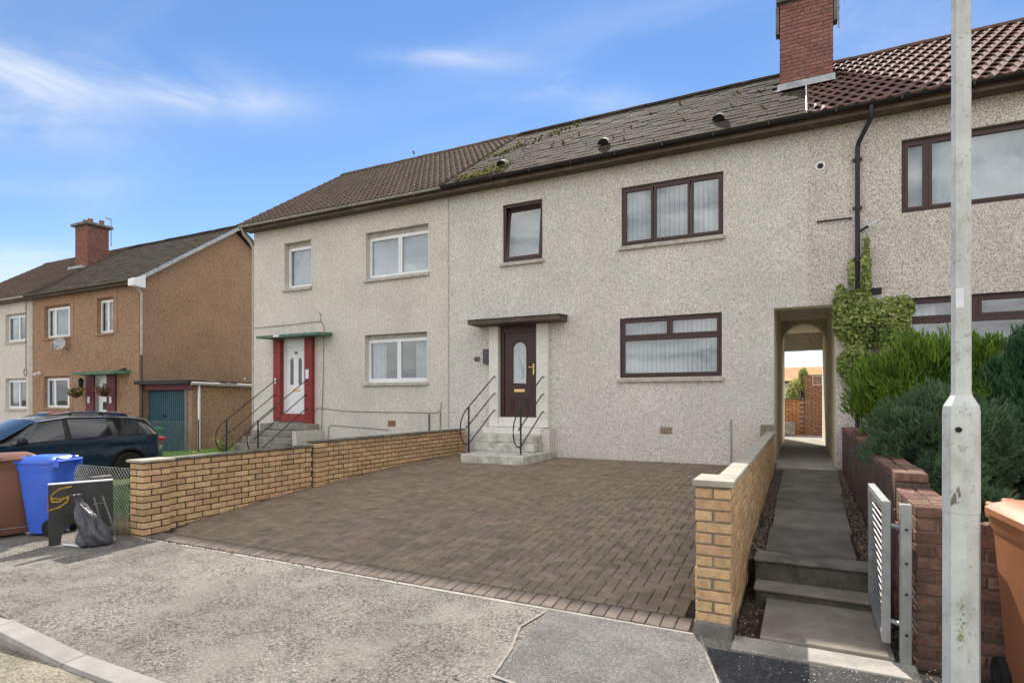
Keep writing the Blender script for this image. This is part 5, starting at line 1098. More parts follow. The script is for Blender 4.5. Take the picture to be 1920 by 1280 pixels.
# ================================================================ WHEELIE BINS
def wheelie(loc, rz, m, label, name='wheelie_bin', H=1.0, w=.50, d=.56, lidtilt=0, number=None):
    """front at -Y, hinge and wheels at +Y (local)"""
    T = thing(name, loc, label, 'bin', 'wheelie bins', rz)
    def pb(b, n, mm, par=T, sm=False):
        o = bpy.data.objects.new(n, b.mesh(n, mm, sm)); COL.objects.link(o); o.parent = par; return o
    b = MB(); n = 20
    def ringpts(hw, hd, z, yo=0, rad=.05):
        P_ = []
        for (sx, sy) in ((1, 1), (-1, 1), (-1, -1), (1, -1)):
            for k in range(5):
                a = math.atan2(sy, sx) - R(45) + R(90) * k / 4; P_.append((sx * (hw - rad) + rad * math.cos(a), sy * (hd - rad) + yo + rad * math.sin(a), z))
        return P_
    hb = H * .90
    rows = [ringpts(w * .37, d * .34, .03, .03), ringpts(w * .385, d * .36, .10, .03), ringpts(w * .47, d * .465, hb - .12, 0), ringpts(w * .475, d * .47, hb - .09, 0), ringpts(w * .50, d * .5, hb - .06, 0), ringpts(w * .50, d * .5, hb, 0)]
    vs = [v for r_ in rows for v in r_]; fs = [(i * n + k, i * n + (k + 1) % n, (i + 1) * n + (k + 1) % n, (i + 1) * n + k) for i in range(len(rows) - 1) for k in range(n)]; fs.append(tuple(range(n))[::-1]); b.add(vs, fs)
    body = pb(b, 'body', m, T, True)
    b = MB(); rows = [ringpts(w * .535, d * .53, hb + .004, -.015), ringpts(w * .535, d * .53, hb + .035, -.015), ringpts(w * .50, d * .49, hb + .055, -.01), ringpts(w * .40, d * .38, hb + .085, 0), ringpts(w * .2, d * .2, hb + .092, 0)]
    vs = [v for r_ in rows for v in r_]; fs = [(i * n + k, i * n + (k + 1) % n, (i + 1) * n + (k + 1) % n, (i + 1) * n + k) for i in range(len(rows) - 1) for k in range(n)]; fs += [tuple(range((len(rows) - 1) * n, len(rows) * n)), tuple(range(n))[::-1]]; b.add(vs, fs)
    lid = pb(b, 'lid', m, T, True)
    b = MB(); b.cbox(-w * .2, w * .2, -d * .53 - .05, -d * .52, hb + .008, hb + .03, .006); pb(b, 'lid_grip', m, lid)
    for sx in (-1, 1): b = MB(); b.cbox(sx * w * .3 - .03, sx * w * .3 + .03, d * .47, d * .60, hb + .01, hb + .075, .01); pb(b, 'hinge', m, lid)
    b = MB(); b.tube([(-w * .46, d * .60, hb + .03), (w * .46, d * .60, hb + .03)], .017, 8); b.cbox(-w * .47, -w * .42, d * .46, d * .63, hb - .04, hb + .05, .008); b.cbox(w * .42, w * .47, d * .46, d * .63, hb - .04, hb + .05, .008); pb(b, 'handle', m, T)
    for k in range(6): b = MB(); x = -w * .38 + k * w * .152; b.box(x - .004, x + .004, -d * .485, -d * .45, hb - .17, hb - .06); pb(b, 'rim_web', m, T)
    for sx in (-1, 1):
        b = MB(); b.lathe([(.04, -.022), (.095, -.022), (.1, -.012), (.1, .012), (.095, .022), (.04, .022)], 18, Matrix.Translation((sx * (w * .41), d * .40, .1)) @ Matrix.Rotation(R(90), 4, 'Y')); wh = pb(b, 'wheel', m_rubber, T, True)
        b = MB(); b.lathe([(.05, -.024), (.05, .024)], 12, Matrix.Translation((sx * (w * .41), d * .40, .1)) @ Matrix.Rotation(R(90), 4, 'Y')); pb(b, 'hub', m_black, wh)
    b = MB(); b.tube([(-w * .4, d * .40, .1), (w * .4, d * .40, .1)], .012, 6); pb(b, 'axle', m_galv, T)
    if number:
        b = MB(); b.box(-.055, .055, -d * .465, -d * .452, hb - .24, hb - .14); M_ = Matrix.Identity(4); st = pb(b, 'number_plate', m_trim, T)
        st.rotation_euler = (R(5), 0, 0); st.location = (-.12, -.03, .02)
        tx = text_mesh('number', number, .085, m_yellow, None, (0, 0, 0), (R(90), 0, 0), .002); tx.parent = st; tx.location = (0, -d * .465 - .003, hb - .19)
    return T
wheelie((-7.92, 3.64, 0), R(-64), m_bin_blue, 'bright blue wheelie bin on the pavement beside the chain link fence', H=.92, w=.40, d=.44, number='80')
wheelie((-8.27, 3.42, 0), R(-103), m_bin_db, 'dark brown wheelie bin left of the blue bin', H=.95, w=.45, d=.5)
wheelie((1.20, 3.72, -.015), R(4), m_bin_br, 'orange brown wheelie bin behind the lamp column', H=1.07, w=.55, d=.60)
wheelie((-18.75, 11.5, -.3), R(150), m_bin_gr, 'dark green wheelie bin in front of the teal garage door', H=1.02, w=.52, d=.62)

# discarded panel, bag, stick
BD = thing('black_panel', (-7.12, 3.6, 0), 'discarded black panel with yellow painted letter leaning by the blue bin', 'panel')
A_, B_ = Vector((-7.22, 3.33, 0)), Vector((-7.01, 3.87, 0)); dv = (B_ - A_); L_ = dv.length; dv.normalize(); nv = Vector((dv.y, -dv.x, 0))
lean = Vector((-.10, .04, 0))
Mx = Matrix((( dv.x, nv.x, lean.x, A_.x), (dv.y, nv.y, lean.y, A_.y), (0, 0, 1, 0), (0, 0, 0, 1)))
poly = [(0, 0), (.10, 0), (.115, .11), (.2, .20), (.42, .23), (.47, .14), (.56, .12), (L_, .14), (L_, .64), (0, .64)]
b = MB(); nP = len(poly); b.add([Mx @ Vector((p[0], 0, p[1])) for p in poly] + [Mx @ Vector((p[0], -.045, p[1])) for p in poly], [tuple(range(nP)), tuple(range(nP, 2 * nP))[::-1]] + [(i, i + nP, (i + 1) % nP + nP, (i + 1) % nP) for i in range(nP)]); b.build('board', m_board, BD)
b = MB(); b.box(-.002, L_ + .002, -.047, .002, .641, .655, Mx); b.build('edge_trim', m_poster, BD)
b = MB(); b.box(-.004, -.001, -.04, -.005, .34, .50, Mx); b.build('side_strip', mat('pink_strip', (.6, .12, .11), .6), BD)
b = MB(); Lp = [(.20, .61), (.10, .595), (.03, .54), (.02, .50), (.10, .485), (.17, .50), (.16, .45), (.09, .395), (.0 + .01, .375)]; Lp2 = [(.02, .50), (.035, .46), (.09, .455), (.16, .50)]
for l_ in (Lp, Lp2):
    for i in range(len(l_) - 1):
        p, q_ = Vector(l_[i]), Vector(l_[i + 1]); d_ = (q_ - p).normalized(); n_ = Vector((-d_.y, d_.x)) * .008
        b.add([Mx @ Vector((v.x, .0025 + .0002 * i, v.y)) for v in (p + n_ - d_ * .004, q_ + n_ + d_ * .004, q_ - n_ + d_ * .004, p - n_ - d_ * .004)], [(0, 1, 2, 3)])
b.build('painted_letter', m_yellow, BD)
BG = thing('bin_bag', (-6.78, 3.58, 0), 'slumped dark grey bin bag in front of the black panel', 'bag')
def bag():
    bm = bmesh.new(); n = 44; m_ = 14; rows = []
    prof = [(.06, 0), (.15, .01), (.165, .06), (.15, .13), (.125, .22), (.095, .32), (.06, .41), (.03, .47), (.035, .53), (.05, .56)]
    pp = []
    for i in range(len(prof) - 1):
        for q in range(3): u = q / 3; pp.append((prof[i][0] + (prof[i + 1][0] - prof[i][0]) * u, prof[i][1] + (prof[i + 1][1] - prof[i][1]) * u))
    prof = pp + [prof[-1]]
    for i, (r_, z) in enumerate(prof):
        row = []
        for k in range(n):
            a = 2 * math.pi * k / n; fold = 1 + .22 * math.sin(a * 7 + z * 9 + 2 * math.sin(z * 14)) * (.25 + z / .5) + .10 * math.sin(a * 3 + z * 21) + .20 * mnoise.noise(Vector((math.cos(a) * 2, math.sin(a) * 2, z * 7)))
            row.append(bm.verts.new((-6.79 + r_ * fold * math.cos(a) * .68 - .22 * z * z - .10 * z, 3.60 + r_ * fold * math.sin(a) * .95 - .30 * z, z)))
        rows.append(row)
    for i in range(len(rows) - 1):
        for k in range(n): bm.faces.new((rows[i][k], rows[i][(k + 1) % n], rows[i + 1][(k + 1) % n], rows[i + 1][k]))
    bm.faces.new(rows[0][::-1]); bm.faces.new(rows[-1])
    me = bpy.data.meshes.new('sack'); bm.to_mesh(me); bm.free(); me.materials.append(m_bag); me.polygons.foreach_set('use_smooth', [True] * len(me.polygons)); place('sack', me, BG)
bag()
b = MB(); b.tube([(-6.86, 3.47, .40), (-6.92, 3.44, .50)], .02, 8); b.build('tied_neck', m_bag, BG)
m_fr = mat('dull_steel_tube', (.12, .125, .13), .5, .1)
FS = thing('folding_frame', (-6.88, 3.68, 0), 'thin grey tubular frame standing behind the bin bag', 'frame')
b = MB(); b.tube([(-6.75, 3.66, .0), (-6.93, 3.62, .50)], .008, 6); b.tube([(-6.80, 3.80, .0), (-6.96, 3.72, .50)], .008, 6); b.build('leg', m_fr, FS); b = MB(); b.tube([(-6.935, 3.62, .42), (-6.945, 3.72, .42)], .006, 6); b.build('crossbar', m_fr, FS)
ST = thing('white_stick', (-7.0, 3.4, .01), 'short white stick lying on the pavement beside the bag', 'stick'); b = MB(); b.tube([(-7.08, 3.40, .015), (-6.83, 3.45, .012)], .012, 7); b.build('stick', m_blind, ST)

# ================================================================ CHAIN LINK FENCES
def chainlink(P0, P1, h, zb, label, pitch=.055, posts=2, m=m_green_wire, lean=0):
    P0, P1 = Vector(P0), Vector(P1); T = thing('chain_link_fence', (P0 + P1) / 2 + Vector((0, 0, zb)), label, 'fence'); L = (P1 - P0).length; d = (P1 - P0) / L
    b = MB(); r_ = .0021; n = int((L + h) / pitch); nrm = Vector((-d.y, d.x, 0))
    def pt(s_, z, o): return P0 + d * s_ + Vector((0, 0, zb + z)) + nrm * (o + .03 * math.sin(s_ * 2.2))
    for sgn in (1, -1):
        for i in range(n + 1):
            a = i * pitch - (h if sgn > 0 else 0); pts_ = []
            for k in range(9):
                z = h * k / 8; s_ = a + sgn * z + (0 if sgn > 0 else 0)
                if 0 <= s_ <= L: pts_.append(pt(s_, z, .003 * sgn * (1 if k % 2 else -1)))
            if len(pts_) > 1: b.tube(pts_, r_, 3, False)
    b.build('mesh', m, T)
    b = MB()
    for z in (.02, h): b.tube([pt(L * k / 12, z, 0) for k in range(13)], .0028, 4)
    b.build('line_wire', m, T)
    for k in range(posts): s_ = L * k / max(1, posts - 1); b = MB(); b.tube([pt(s_, -.2, 0), pt(s_, h + .06, 0)], .018, 7); b.build('post', m_iron, T)
chainlink((-9.9, 4.06, 0), (-6.97, 4.06, 0), .76, .0, 'wire chain link fence between the blue bin and the brick pier', posts=3)
chainlink((-17.3, 9.8, 0), (-15.55, 10.9, 0), 1.1, -.15, 'wire chain link fence in front of the garage', .085, 2)
# dead stems and leaves tangled at the fence foot
t = thing('dry_weeds', (-7.15, 4.02, 0), 'tangle of dry weeds at the foot of the fence by the pier', 'weeds'); b = MB()
for k in range(420):
    p = Vector((random.gauss(-7.12, .13), random.gauss(4.0, .05), random.random() * .02)); q_ = p + Vector((random.gauss(0, .06), random.gauss(-.01, .05), random.uniform(.03, .22))); w_ = .004
    b.add([p + Vector((w_, 0, 0)), p - Vector((w_, 0, 0)), q_], [(0, 1, 2)])
b.build('stems', leafmat('dry_stem', [(.12, .09, .06), (.25, .2, .14), (.12, .15, .05)]), t)

# ================================================================ CAR
def car(loc, rz, paint, label):
    T = thing('parked_car', loc, label, 'car', 'parked cars', rz)       # local: +X forward is the nose at x=0 going to tail x=4.6
    def pb(b, n, mm, par=T, sm=True):
        o = bpy.data.objects.new(n, b.mesh(n, mm, sm)); COL.objects.link(o); o.parent = par; return o
    def lerp(t_, x):
        for i in range(len(t_) - 1):
            if t_[i][0] <= x <= t_[i + 1][0]: u = (x - t_[i][0]) / (t_[i + 1][0] - t_[i][0]); u2 = u * u * (3 - 2 * u); return t_[i][1] + (t_[i + 1][1] - t_[i][1]) * (u * .5 + u2 * .5)
        return t_[-1][1]
    top = [(0, .60), (.12, .74), (.5, .87), (1.2, .96), (1.6, .97), (2.6, 1.0), (3.6, 1.045), (4.2, 1.06), (4.45, 1.02), (4.58, .93)]
    wid = [(0, .55), (.1, .70), (.45, .85), (.9, .905), (2.5, .92), (3.7, .92), (4.3, .86), (4.5, .76), (4.58, .66)]
    WF, WR, AR = .88, 3.66, .385
    xs = sorted(set([i * 4.58 / 70 for i in range(71)] + [WF + AR * math.cos(math.pi * i / 12) for i in range(13)] + [WR + AR * math.cos(math.pi * i / 12) for i in range(13)]))
    def bot(x):
        z = .24 + (.10 * max(0, .35 - x) / .35) + (.14 * max(0, x - 4.15) / .43)
        for wc in (WF, WR):
            if abs(x - wc) < AR: z = max(z, .34 + math.sqrt(max(0, AR * AR - (x - wc) ** 2)))
        return z
    rows = 9; vs = []; fs = []
    for s_ in (1, -1):
        o_ = len(vs)
        for x in xs:
            zb_, zt = bot(x), lerp(top, x); w_ = lerp(wid, x)
            for r_ in range(rows):
                v = r_ / (rows - 1); z = zb_ + (zt - zb_) * v; zz = (z - .25) / .8
                y = w_ * (1 - .05 * max(0, .35 - zz) * 2 - .10 * max(0, zz - .62) ** 1.3 - (.018 if .60 < zz < .78 else 0))
                vs.append((x, s_ * y, z))
        for i in range(len(xs) - 1):
            for r_ in range(rows - 1): q = (o_ + i * rows + r_, o_ + (i + 1) * rows + r_, o_ + (i + 1) * rows + r_ + 1, o_ + i * rows + r_ + 1); fs.append(q)
    n_ = len(xs) * rows
    for i in range(len(xs) - 1): fs.append((i * rows + rows - 1, (i + 1) * rows + rows - 1, n_ + (i + 1) * rows + rows - 1, n_ + i * rows + rows - 1))
    for i in (0, len(xs) - 1):
        for r_ in range(rows - 1): fs.append((i * rows + r_, i * rows + r_ + 1, n_ + i * rows + r_ + 1, n_ + i * rows + r_))
    b = MB(); b.add(vs, fs); body = pb(b, 'body', paint)
    b = MB(); b.box(.25, 4.4, -.80, .80, .20, .40); pb(b, 'underbody', m_trim, T, False)
    for wc in (WF, WR):
        b = MB()
        for s_ in (1, -1):
            vv = []
            for i in range(17):
                a = math.pi * i / 16; x = wc + AR * math.cos(a); w_ = lerp(wid, x); zz = .34 + AR * math.sin(a)
                x2, z2 = wc + (AR + .05) * math.cos(a), .34 + (AR + .05) * math.sin(a)
                vv += [(x, s_ * (w_ + .004), zz), (x2, s_ * (w_ + .006), z2), (x, s_ * (w_ - .2), zz)]
            b.add(vv, [(3 * i, 3 * i + 1, 3 * i + 4, 3 * i + 3) for i in range(16)] + [(3 * i, 3 * i + 3, 3 * i + 5, 3 * i + 2) for i in range(16)])
        pb(b, 'wheel_arch', m_trim)
    b = MB()
    for s_ in (1, -1): b.box(WF + AR, WR - AR, s_ * .90 - .03, s_ * .90 + .025, .235, .36)
    pb(b, 'sill', m_trim, T, False)
    # cabin
    sec = [(1.22, .965, 1.30, 1.0), (1.75, .97, 2.02, 1.395), (2.55, 1.0, 2.55, 1.468), (3.35, 1.035, 3.30, 1.46), (4.05, 1.055, 3.85, 1.425), (4.42, 1.035, 4.18, 1.385)]
    def wb(x): return lerp(wid, x) * .915
    def gp(i_, s_, up):       # point on side glass
        xb_, zb_, xt, zt = sec[i_]; x = xb_ + (xt - xb_) * up; z = zb_ + (zt - zb_) * up; return (x, s_ * (wb(xb_) + (.60 - wb(xb_)) * (up ** 1.15)), z)
    b = MB(); st = 12
    S_ = []
    for i in range(len(sec) - 1):
        for k in range(st): u = k / st; S_.append(tuple(sec[i][j] + (sec[i + 1][j] - sec[i][j]) * u for j in range(4)))
    S_.append(sec[-1])
    def sp(q, s_, up): xb_, zb_, xt, zt = q; return (xb_ + (xt - xb_) * up, s_ * (wb(xb_) + (.60 - wb(xb_)) * (up ** 1.15)), zb_ + (zt - zb_) * up)
    # shell in trim colour, glass slightly outside it
    for s_ in (1, -1):
        vv = [sp(q, s_, u) for q in S_ for u in (0, .35, .7, 1)]; b.add(vv, [(4 * i + r_, 4 * i + 4 + r_, 4 * i + 5 + r_, 4 * i + 1 + r_) for i in range(len(S_) - 1) for r_ in range(3)])
    pb(b, 'pillars', m_trim)
    b = MB(); vv = [(sp(q, 1, 1)[0], y * .60, sp(q, 1, 1)[2] + .035 * (1 - y * y)) for q in S_ if q[2] >= 1.9 for y in (-1, -.6, 0, .6, 1)]; k_ = len(vv) // 5
    b.add(vv, [(5 * i + j, 5 * i + j + 1, 5 * i + 6 + j, 5 * i + 5 + j) for i in range(k_ - 1) for j in range(4)]); pb(b, 'roof', paint)
    b = MB(); q0, q1 = S_[0], sec[1]; vv = []
    for u in (0, .5, 1):
        for y in (-1, -.5, 0, .5, 1):
            x0_, z0_ = q0[0], q0[1]; x1_, z1_ = 2.02, 1.395 + .035 * (1 - y * y); w_ = .80 + (.585 - .80) * u; vv.append((x0_ + (x1_ - x0_) * u - .16 * (1 - y * y) * (1 - u), y * w_, z0_ + (z1_ - z0_) * u + .02))
    b.add(vv, [(5 * i + j, 5 * i + j + 1, 5 * i + 6 + j, 5 * i + 5 + j) for i in range(2) for j in range(4)]); pb(b, 'windscreen', m_carglass)
    b = MB(); b.add([(4.19, -.56, 1.385), (4.19, .56, 1.385), (4.47, .68, 1.02), (4.47, -.68, 1.02)], [(0, 1, 2, 3)]); pb(b, 'rear_window', m_carglass)
    def glz(xa, xb_, name, lo=.07, hi=.93, cutf=0):
        for s_ in (1, -1):
            qs = [q for q in S_ if xa <= q[0] <= xb_]; vv = []
            for q in qs:
                for u in (lo, .5, hi): p = sp(q, s_, u); vv.append((p[0], p[1] + s_ * .006, p[2]))
            b = MB(); b.add(vv, [(3 * i + r_, 3 * i + 3 + r_, 3 * i + 4 + r_, 3 * i + 1 + r_) for i in range(len(qs) - 1) for r_ in range(2)]); pb(b, name, m_carglass)
    glz(1.45, 2.42, 'side_window'); glz(2.55, 3.40, 'side_window'); glz(3.47, 4.15, 'quarter_window')
    for s_ in (1, -1): b = MB(); b.tube([Vector(sp(q, s_, 1)) + Vector((0, s_ * .008, .008)) for q in S_ if q[0] > 1.8], .011, 5); b.tube([Vector(sp(sec[-1], s_, u)) + Vector((0, s_ * .012, .005)) for u in (1, .7, .4, 0)], .011, 5); pb(b, 'chrome_trim', m_chrome)
    b = MB(); b.prism([(4.02, 1.425), (4.36, 1.375), (4.36, 1.40), (4.02, 1.455)], -.56, .56, 'y'); pb(b, 'spoiler', paint, T, False)
    for s_ in (1, -1):
        b = MB(); b.lathe([(.02, -.13), (.075, -.09), (.085, 0), (.075, .08), (.02, .11)], 12, Matrix.Translation((1.62, s_ * 1.0, 1.04)) @ Matrix.Rotation(R(90), 4, 'X') @ Matrix.Scale(.8, 4, (1, 0, 0))); mr = pb(b, 'door_mirror', m_trim)
        for xh, zh in ((2.28, .865), (3.32, .905)): b = MB(); w_ = lerp(wid, xh); b.tube([(xh - .1, s_ * (w_ - .025), zh), (xh - .07, s_ * (w_ + .012), zh + .004), (xh + .07, s_ * (w_ + .012), zh + .01), (xh + .1, s_ * (w_ - .025), zh + .012)], .013, 6); pb(b, 'door_handle', m_trim)
        for xd in (1.50, 2.48, 3.42):
            b = MB(); vv = []
            for k in range(11): z = .36 + (lerp(top, xd) - .40) * k / 10; xx_ = xd + (.12 * max(0, (.75 - z)) if xd > 3 else 0); w_ = lerp(wid, xx_); zz = (z - .25) / .8; y = w_ * (1 - .05 * max(0, .35 - zz) * 2 - .10 * max(0, zz - .62) ** 1.3 - (.018 if .60 < zz < .78 else 0)) + .0015; vv += [(xx_ - .004, s_ * y, z), (xx_ + .004, s_ * y, z)]
            b.add(vv, [(2 * i, 2 * i + 1, 2 * i + 3, 2 * i + 2) for i in range(10)]); pb(b, 'door_seam', m_trim)
        b = MB(); b.cbox(4.30, 4.56, s_ * .70 - .11, s_ * .70 + .11, .86, .97, .03); pb(b, 'tail_lamp', m_tail)
        b = MB(); b.cbox(.06, .32, s_ * .62 - .13, s_ * .62 + .13, .64, .74, .03); pb(b, 'headlamp', m_chrome)
        for wc in (WF, WR):
            Mw = Matrix.Translation((wc, s_ * .825, .34)) @ Matrix.Rotation(R(-90 * s_), 4, 'X')
            b = MB(); b.lathe([(.235, -.10), (.31, -.10), (.34, -.07), (.34, .07), (.32, .10), (.235, .10)], 28, Mw); wh = pb(b, 'wheel', m_rubber)
            b = MB(); b.lathe([(.235, .06), (.235, .095), (.215, .10), (.205, .03)], 28, Mw, False)
            for k in range(5):
                a = k * 2 * math.pi / 5
                for off in (-.10, .10): M2 = Mw @ Matrix.Rotation(a + off, 4, 'Z'); b.cbox(.03, .225, -.017, .017, .055, .082, .006, M2)
            b.lathe([(.06, .05), (.055, .09), (.02, .095)], 14, Mw); pb(b, 'rim', m_alloy, wh)
            b = MB(); b.lathe([(.0, .02), (.225, .02)], 24, Mw, False); pb(b, 'brake_disc', m_trim, wh)
    b = MB(); b.cbox(4.53, 4.60, -.26, .26, .55, .66, .005); pb(b, 'number_plate', m_yellow, T)
    return T
# nose towards the street (-Y): local +X (tail) maps to +Y
car((-14.45, 4.15, -.28), R(90), m_carp, 'dark blue estate car parked nose out on the neighbouring drive')
car((-20.7, 7.3, -.28), R(90), m_carp_r, 'red car parked beyond the dark blue estate car')

# ================================================================ PLANTS
def conifer(name, label, base, rad, ztop, cols, n=9000, blade=.10, clumps=60, upright=.8, wide=.014, seed=1, lump=.28):
    rnd = random.Random(seed); T = thing(name, base, label, 'shrub'); X, Y, zb = base; H = ztop - zb
    b = MB(); b.tube([(X, Y, zb - .1), (X + .02, Y, zb + H * .5), (X, Y, zb + H * .8)], [.06, .04, .015], 7)
    for k in range(7): a = k * .9; b.tube([(X, Y, zb + H * (.1 + .08 * k)), (X + rad[0] * .6 * math.cos(a), Y + rad[1] * .6 * math.sin(a), zb + H * (.3 + .08 * k))], .018, 5)
    b.build('trunk', m_bark, T)
    C = []
    for k in range(clumps):
        a = rnd.random() * 6.283; v = rnd.random() ** .8; el = math.asin(min(1, v * 1.9 - .9)) if v * 1.9 - .9 > -1 else -1.5
        r_ = 1 - lump * .6 + lump * rnd.random()
        C.append(Vector((math.cos(a) * math.cos(el) * r_ * .78, math.sin(a) * math.cos(el) * r_ * .78, math.sin(el) * r_ * .8)))
    b = MB(); per = n // clumps
    for c in C:
        cr = rnd.uniform(.13, .34)
        for k in range(per):
            d = Vector((rnd.gauss(0, 1), rnd.gauss(0, 1), rnd.gauss(0, 1))).normalized() * cr * (rnd.random() ** .4)
            u = c + d; p = Vector((X + u.x * rad[0], Y + u.y * rad[1], zb + H * .5 + u.z * H * .5))
            if p.z < zb - .02: continue
            out = Vector((u.x, u.y, u.z * .6)).normalized(); ax = (out * (1 - upright) + Vector((0, 0, 1)) * upright + Vector((rnd.gauss(0, .28), rnd.gauss(0, .28), rnd.gauss(0, .2)))).normalized()
            s_ = ax.cross(Vector((rnd.gauss(0, 1), rnd.gauss(0, 1), rnd.gauss(0, 1)))).normalized(); l = blade * rnd.uniform(.55, 1.25); w_ = wide * rnd.uniform(.7, 1.3)
            o_ = len(b.v); m1 = p + ax * l * .5
            b.add([p - s_ * w_ * .4, p + s_ * w_ * .4, m1 + s_ * w_, p + ax * l, m1 - s_ * w_], [(0, 1, 2, 3, 4)])
            s2 = s_.cross(ax); tip = m1 + (ax * .6 + s2 * .6) * l * .5; b.add([p + ax * l * .2 - s2 * .002, m1 + s_ * w_ * .6, tip, m1 - s_ * w_ * .6], [(0, 1, 2, 3)])
            tip = m1 + (ax * .6 - s2 * .6) * l * .5; b.add([p + ax * l * .25 + s2 * .002, m1 + s_ * w_ * .6, tip, m1 - s_ * w_ * .6], [(0, 1, 2, 3)])
    place('crown', b.mesh('crown', leafmat(name + '_leaf', cols)), T)
    return T
conifer('thuja_shrub', 'large bright green conifer shrub below the ivy, left of the lamp column', (1.47, 8.7, .5), (.92, .95, 0), 2.38, [(.035, .07, .015), (.10, .185, .024), (.19, .315, .038), (.32, .44, .065)], 28000, .12, 130, .66, .008, 3, .55)
conifer('thuja_shrub', 'lower bright green conifer shrub just right of the lamp column', (1.86, 8.45, .5), (.5, .6, 0), 1.95, [(.045, .085, .015), (.12, .215, .026), (.225, .36, .042), (.38, .50, .075)], 12000, .12, 60, .66, .008, 13, .55)
conifer('juniper_shrub', 'spreading blue green juniper leaning over the red wall', (1.16, 7.0, .45), (.60, 1.15, 0), 1.66, [(.075, .07, .04), (.068, .135, .062), (.12, .205, .098), (.20, .29, .15)], 30000, .08, 130, .45, .0065, 5, .55)
conifer('juniper_shrub', 'low dark green juniper close behind the red wall end', (1.12, 5.95, .42), (.36, .55, 0), 1.05, [(.05, .045, .028), (.038, .075, .03), (.065, .115, .05), (.11, .17, .08)], 14000, .075, 60, .5, .0065, 6, .4)
conifer('cypress_shrub', 'tall dark green cypress at the right edge below the window', (2.2, 7.85, .5), (.46, .52, 0), 2.24, [(.02, .05, .025), (.045, .11, .05), (.075, .17, .07), (.12, .24, .10)], 20000, .13, 70, .85, .009, 8, .4)
conifer('cypress_shrub', 'small dark upright conifer before the lower window', (2.2, 9.6, .5), (.28, .28, 0), 2.35, [(.014, .026, .014), (.026, .045, .022), (.04, .065, .03), (.055, .085, .04)], 4500, .12, 26, .9, .010, 9, .5)
conifer('golden_conifer', 'golden green conifer behind the back garden wall', (-.02, 23.4, .4), (.42, .5, 0), 2.5, [(.18, .22, .06), (.36, .40, .13), (.52, .54, .22), (.6, .6, .3)], 7000, .2, 40, .6, .02, 11)
# ivy on the facade beside the passage
def ivy(name, label, regions, n, cols, Y, size=(.03, .055), depth=.16, seed=4, stem=None):
    rnd = random.Random(seed); x0 = regions[0][0]; T = thing(name, (x0, Y - .05, regions[0][2] - .3), label, 'climber'); b = MB()
    if stem:
        s_ = MB()
        for st in stem: s_.tube(st, .010, 5)
        s_.build('stem', m_bark, T)
    tot = sum(r_[4] for r_ in regions)
    for (cx_, rx, cz_, rz_, wt) in regions:
        for k in range(int(n * wt / tot)):
            a = rnd.random() * 6.283; rr = math.sqrt(rnd.random()); x = cx_ + rx * rr * math.cos(a); z = cz_ + rz_ * rr * math.sin(a)
            e = .75 + .5 * mnoise.noise(Vector((x * 4, z * 4, 2)))
            if rr > e + .25: continue
            y = Y - .02 - depth * (1 - rr ** 2) * (.35 + .65 * rnd.random()) - .04 * mnoise.noise(Vector((x * 7, z * 7, 9)))
            s2 = rnd.uniform(*size); M = Matrix.Translation((x, y, z)) @ Matrix.Rotation(rnd.gauss(0, .6), 4, 'Z') @ Matrix.Rotation(rnd.gauss(-.5, .45), 4, 'X') @ Matrix.Rotation(rnd.random() * 6.3, 4, 'Y')
            b.add([M @ Vector(v) for v in ((0, 0, -s2 * .55), (s2 * .5, -.004, -s2 * .15), (s2 * .32, 0, s2 * .25), (0, -.006, s2 * .6), (-s2 * .32, 0, s2 * .25), (-s2 * .5, -.004, -s2 * .15))], [(0, 1, 2, 3, 4, 5)])
    place('leaves', b.mesh('leaves', leafmat(name + '_leaf', cols, .4)), T)
ivy('ivy', 'variegated ivy climbing the downpipe beside the passage arch', [(.84, .37, 2.80, .60, 2.8), (1.29, .34, 2.70, .54, 2.3), (1.42, .19, 3.0, .25, .55), (.80, .28, 2.2, .42, 1.6), (.94, .085, 3.62, .42, .34), (.73, .05, 3.6, .3, .14), (.95, .035, 4.05, .25, .06), (1.3, .3, 2.25, .4, 1.2), (.58, .12, 3.0, .5, .5)], 7600,
    [(.05, .09, .02), (.16, .235, .055), (.34, .39, .11), (.58, .57, .25)], 11.13, (.035, .065), .24, 4, [[(.9, 11.12, .5), (.88, 11.08, 1.8), (.92, 11.08, 3.0), (.93, 11.1, 4.2)], [(1.0, 11.12, .5), (1.2, 11.08, 1.9), (1.4, 11.1, 3.1)]])
ivy('creeper', 'pale leafy creeper hanging over the garage gutter', [(15.7, .5, 2.1, .2, 1), (16.4, .5, 2.2, .25, 1.2)], 10, [(.1, .14, .04), (.22, .26, .09), (.34, .36, .16), (.4, .4, .2)], 11) if 0 else None
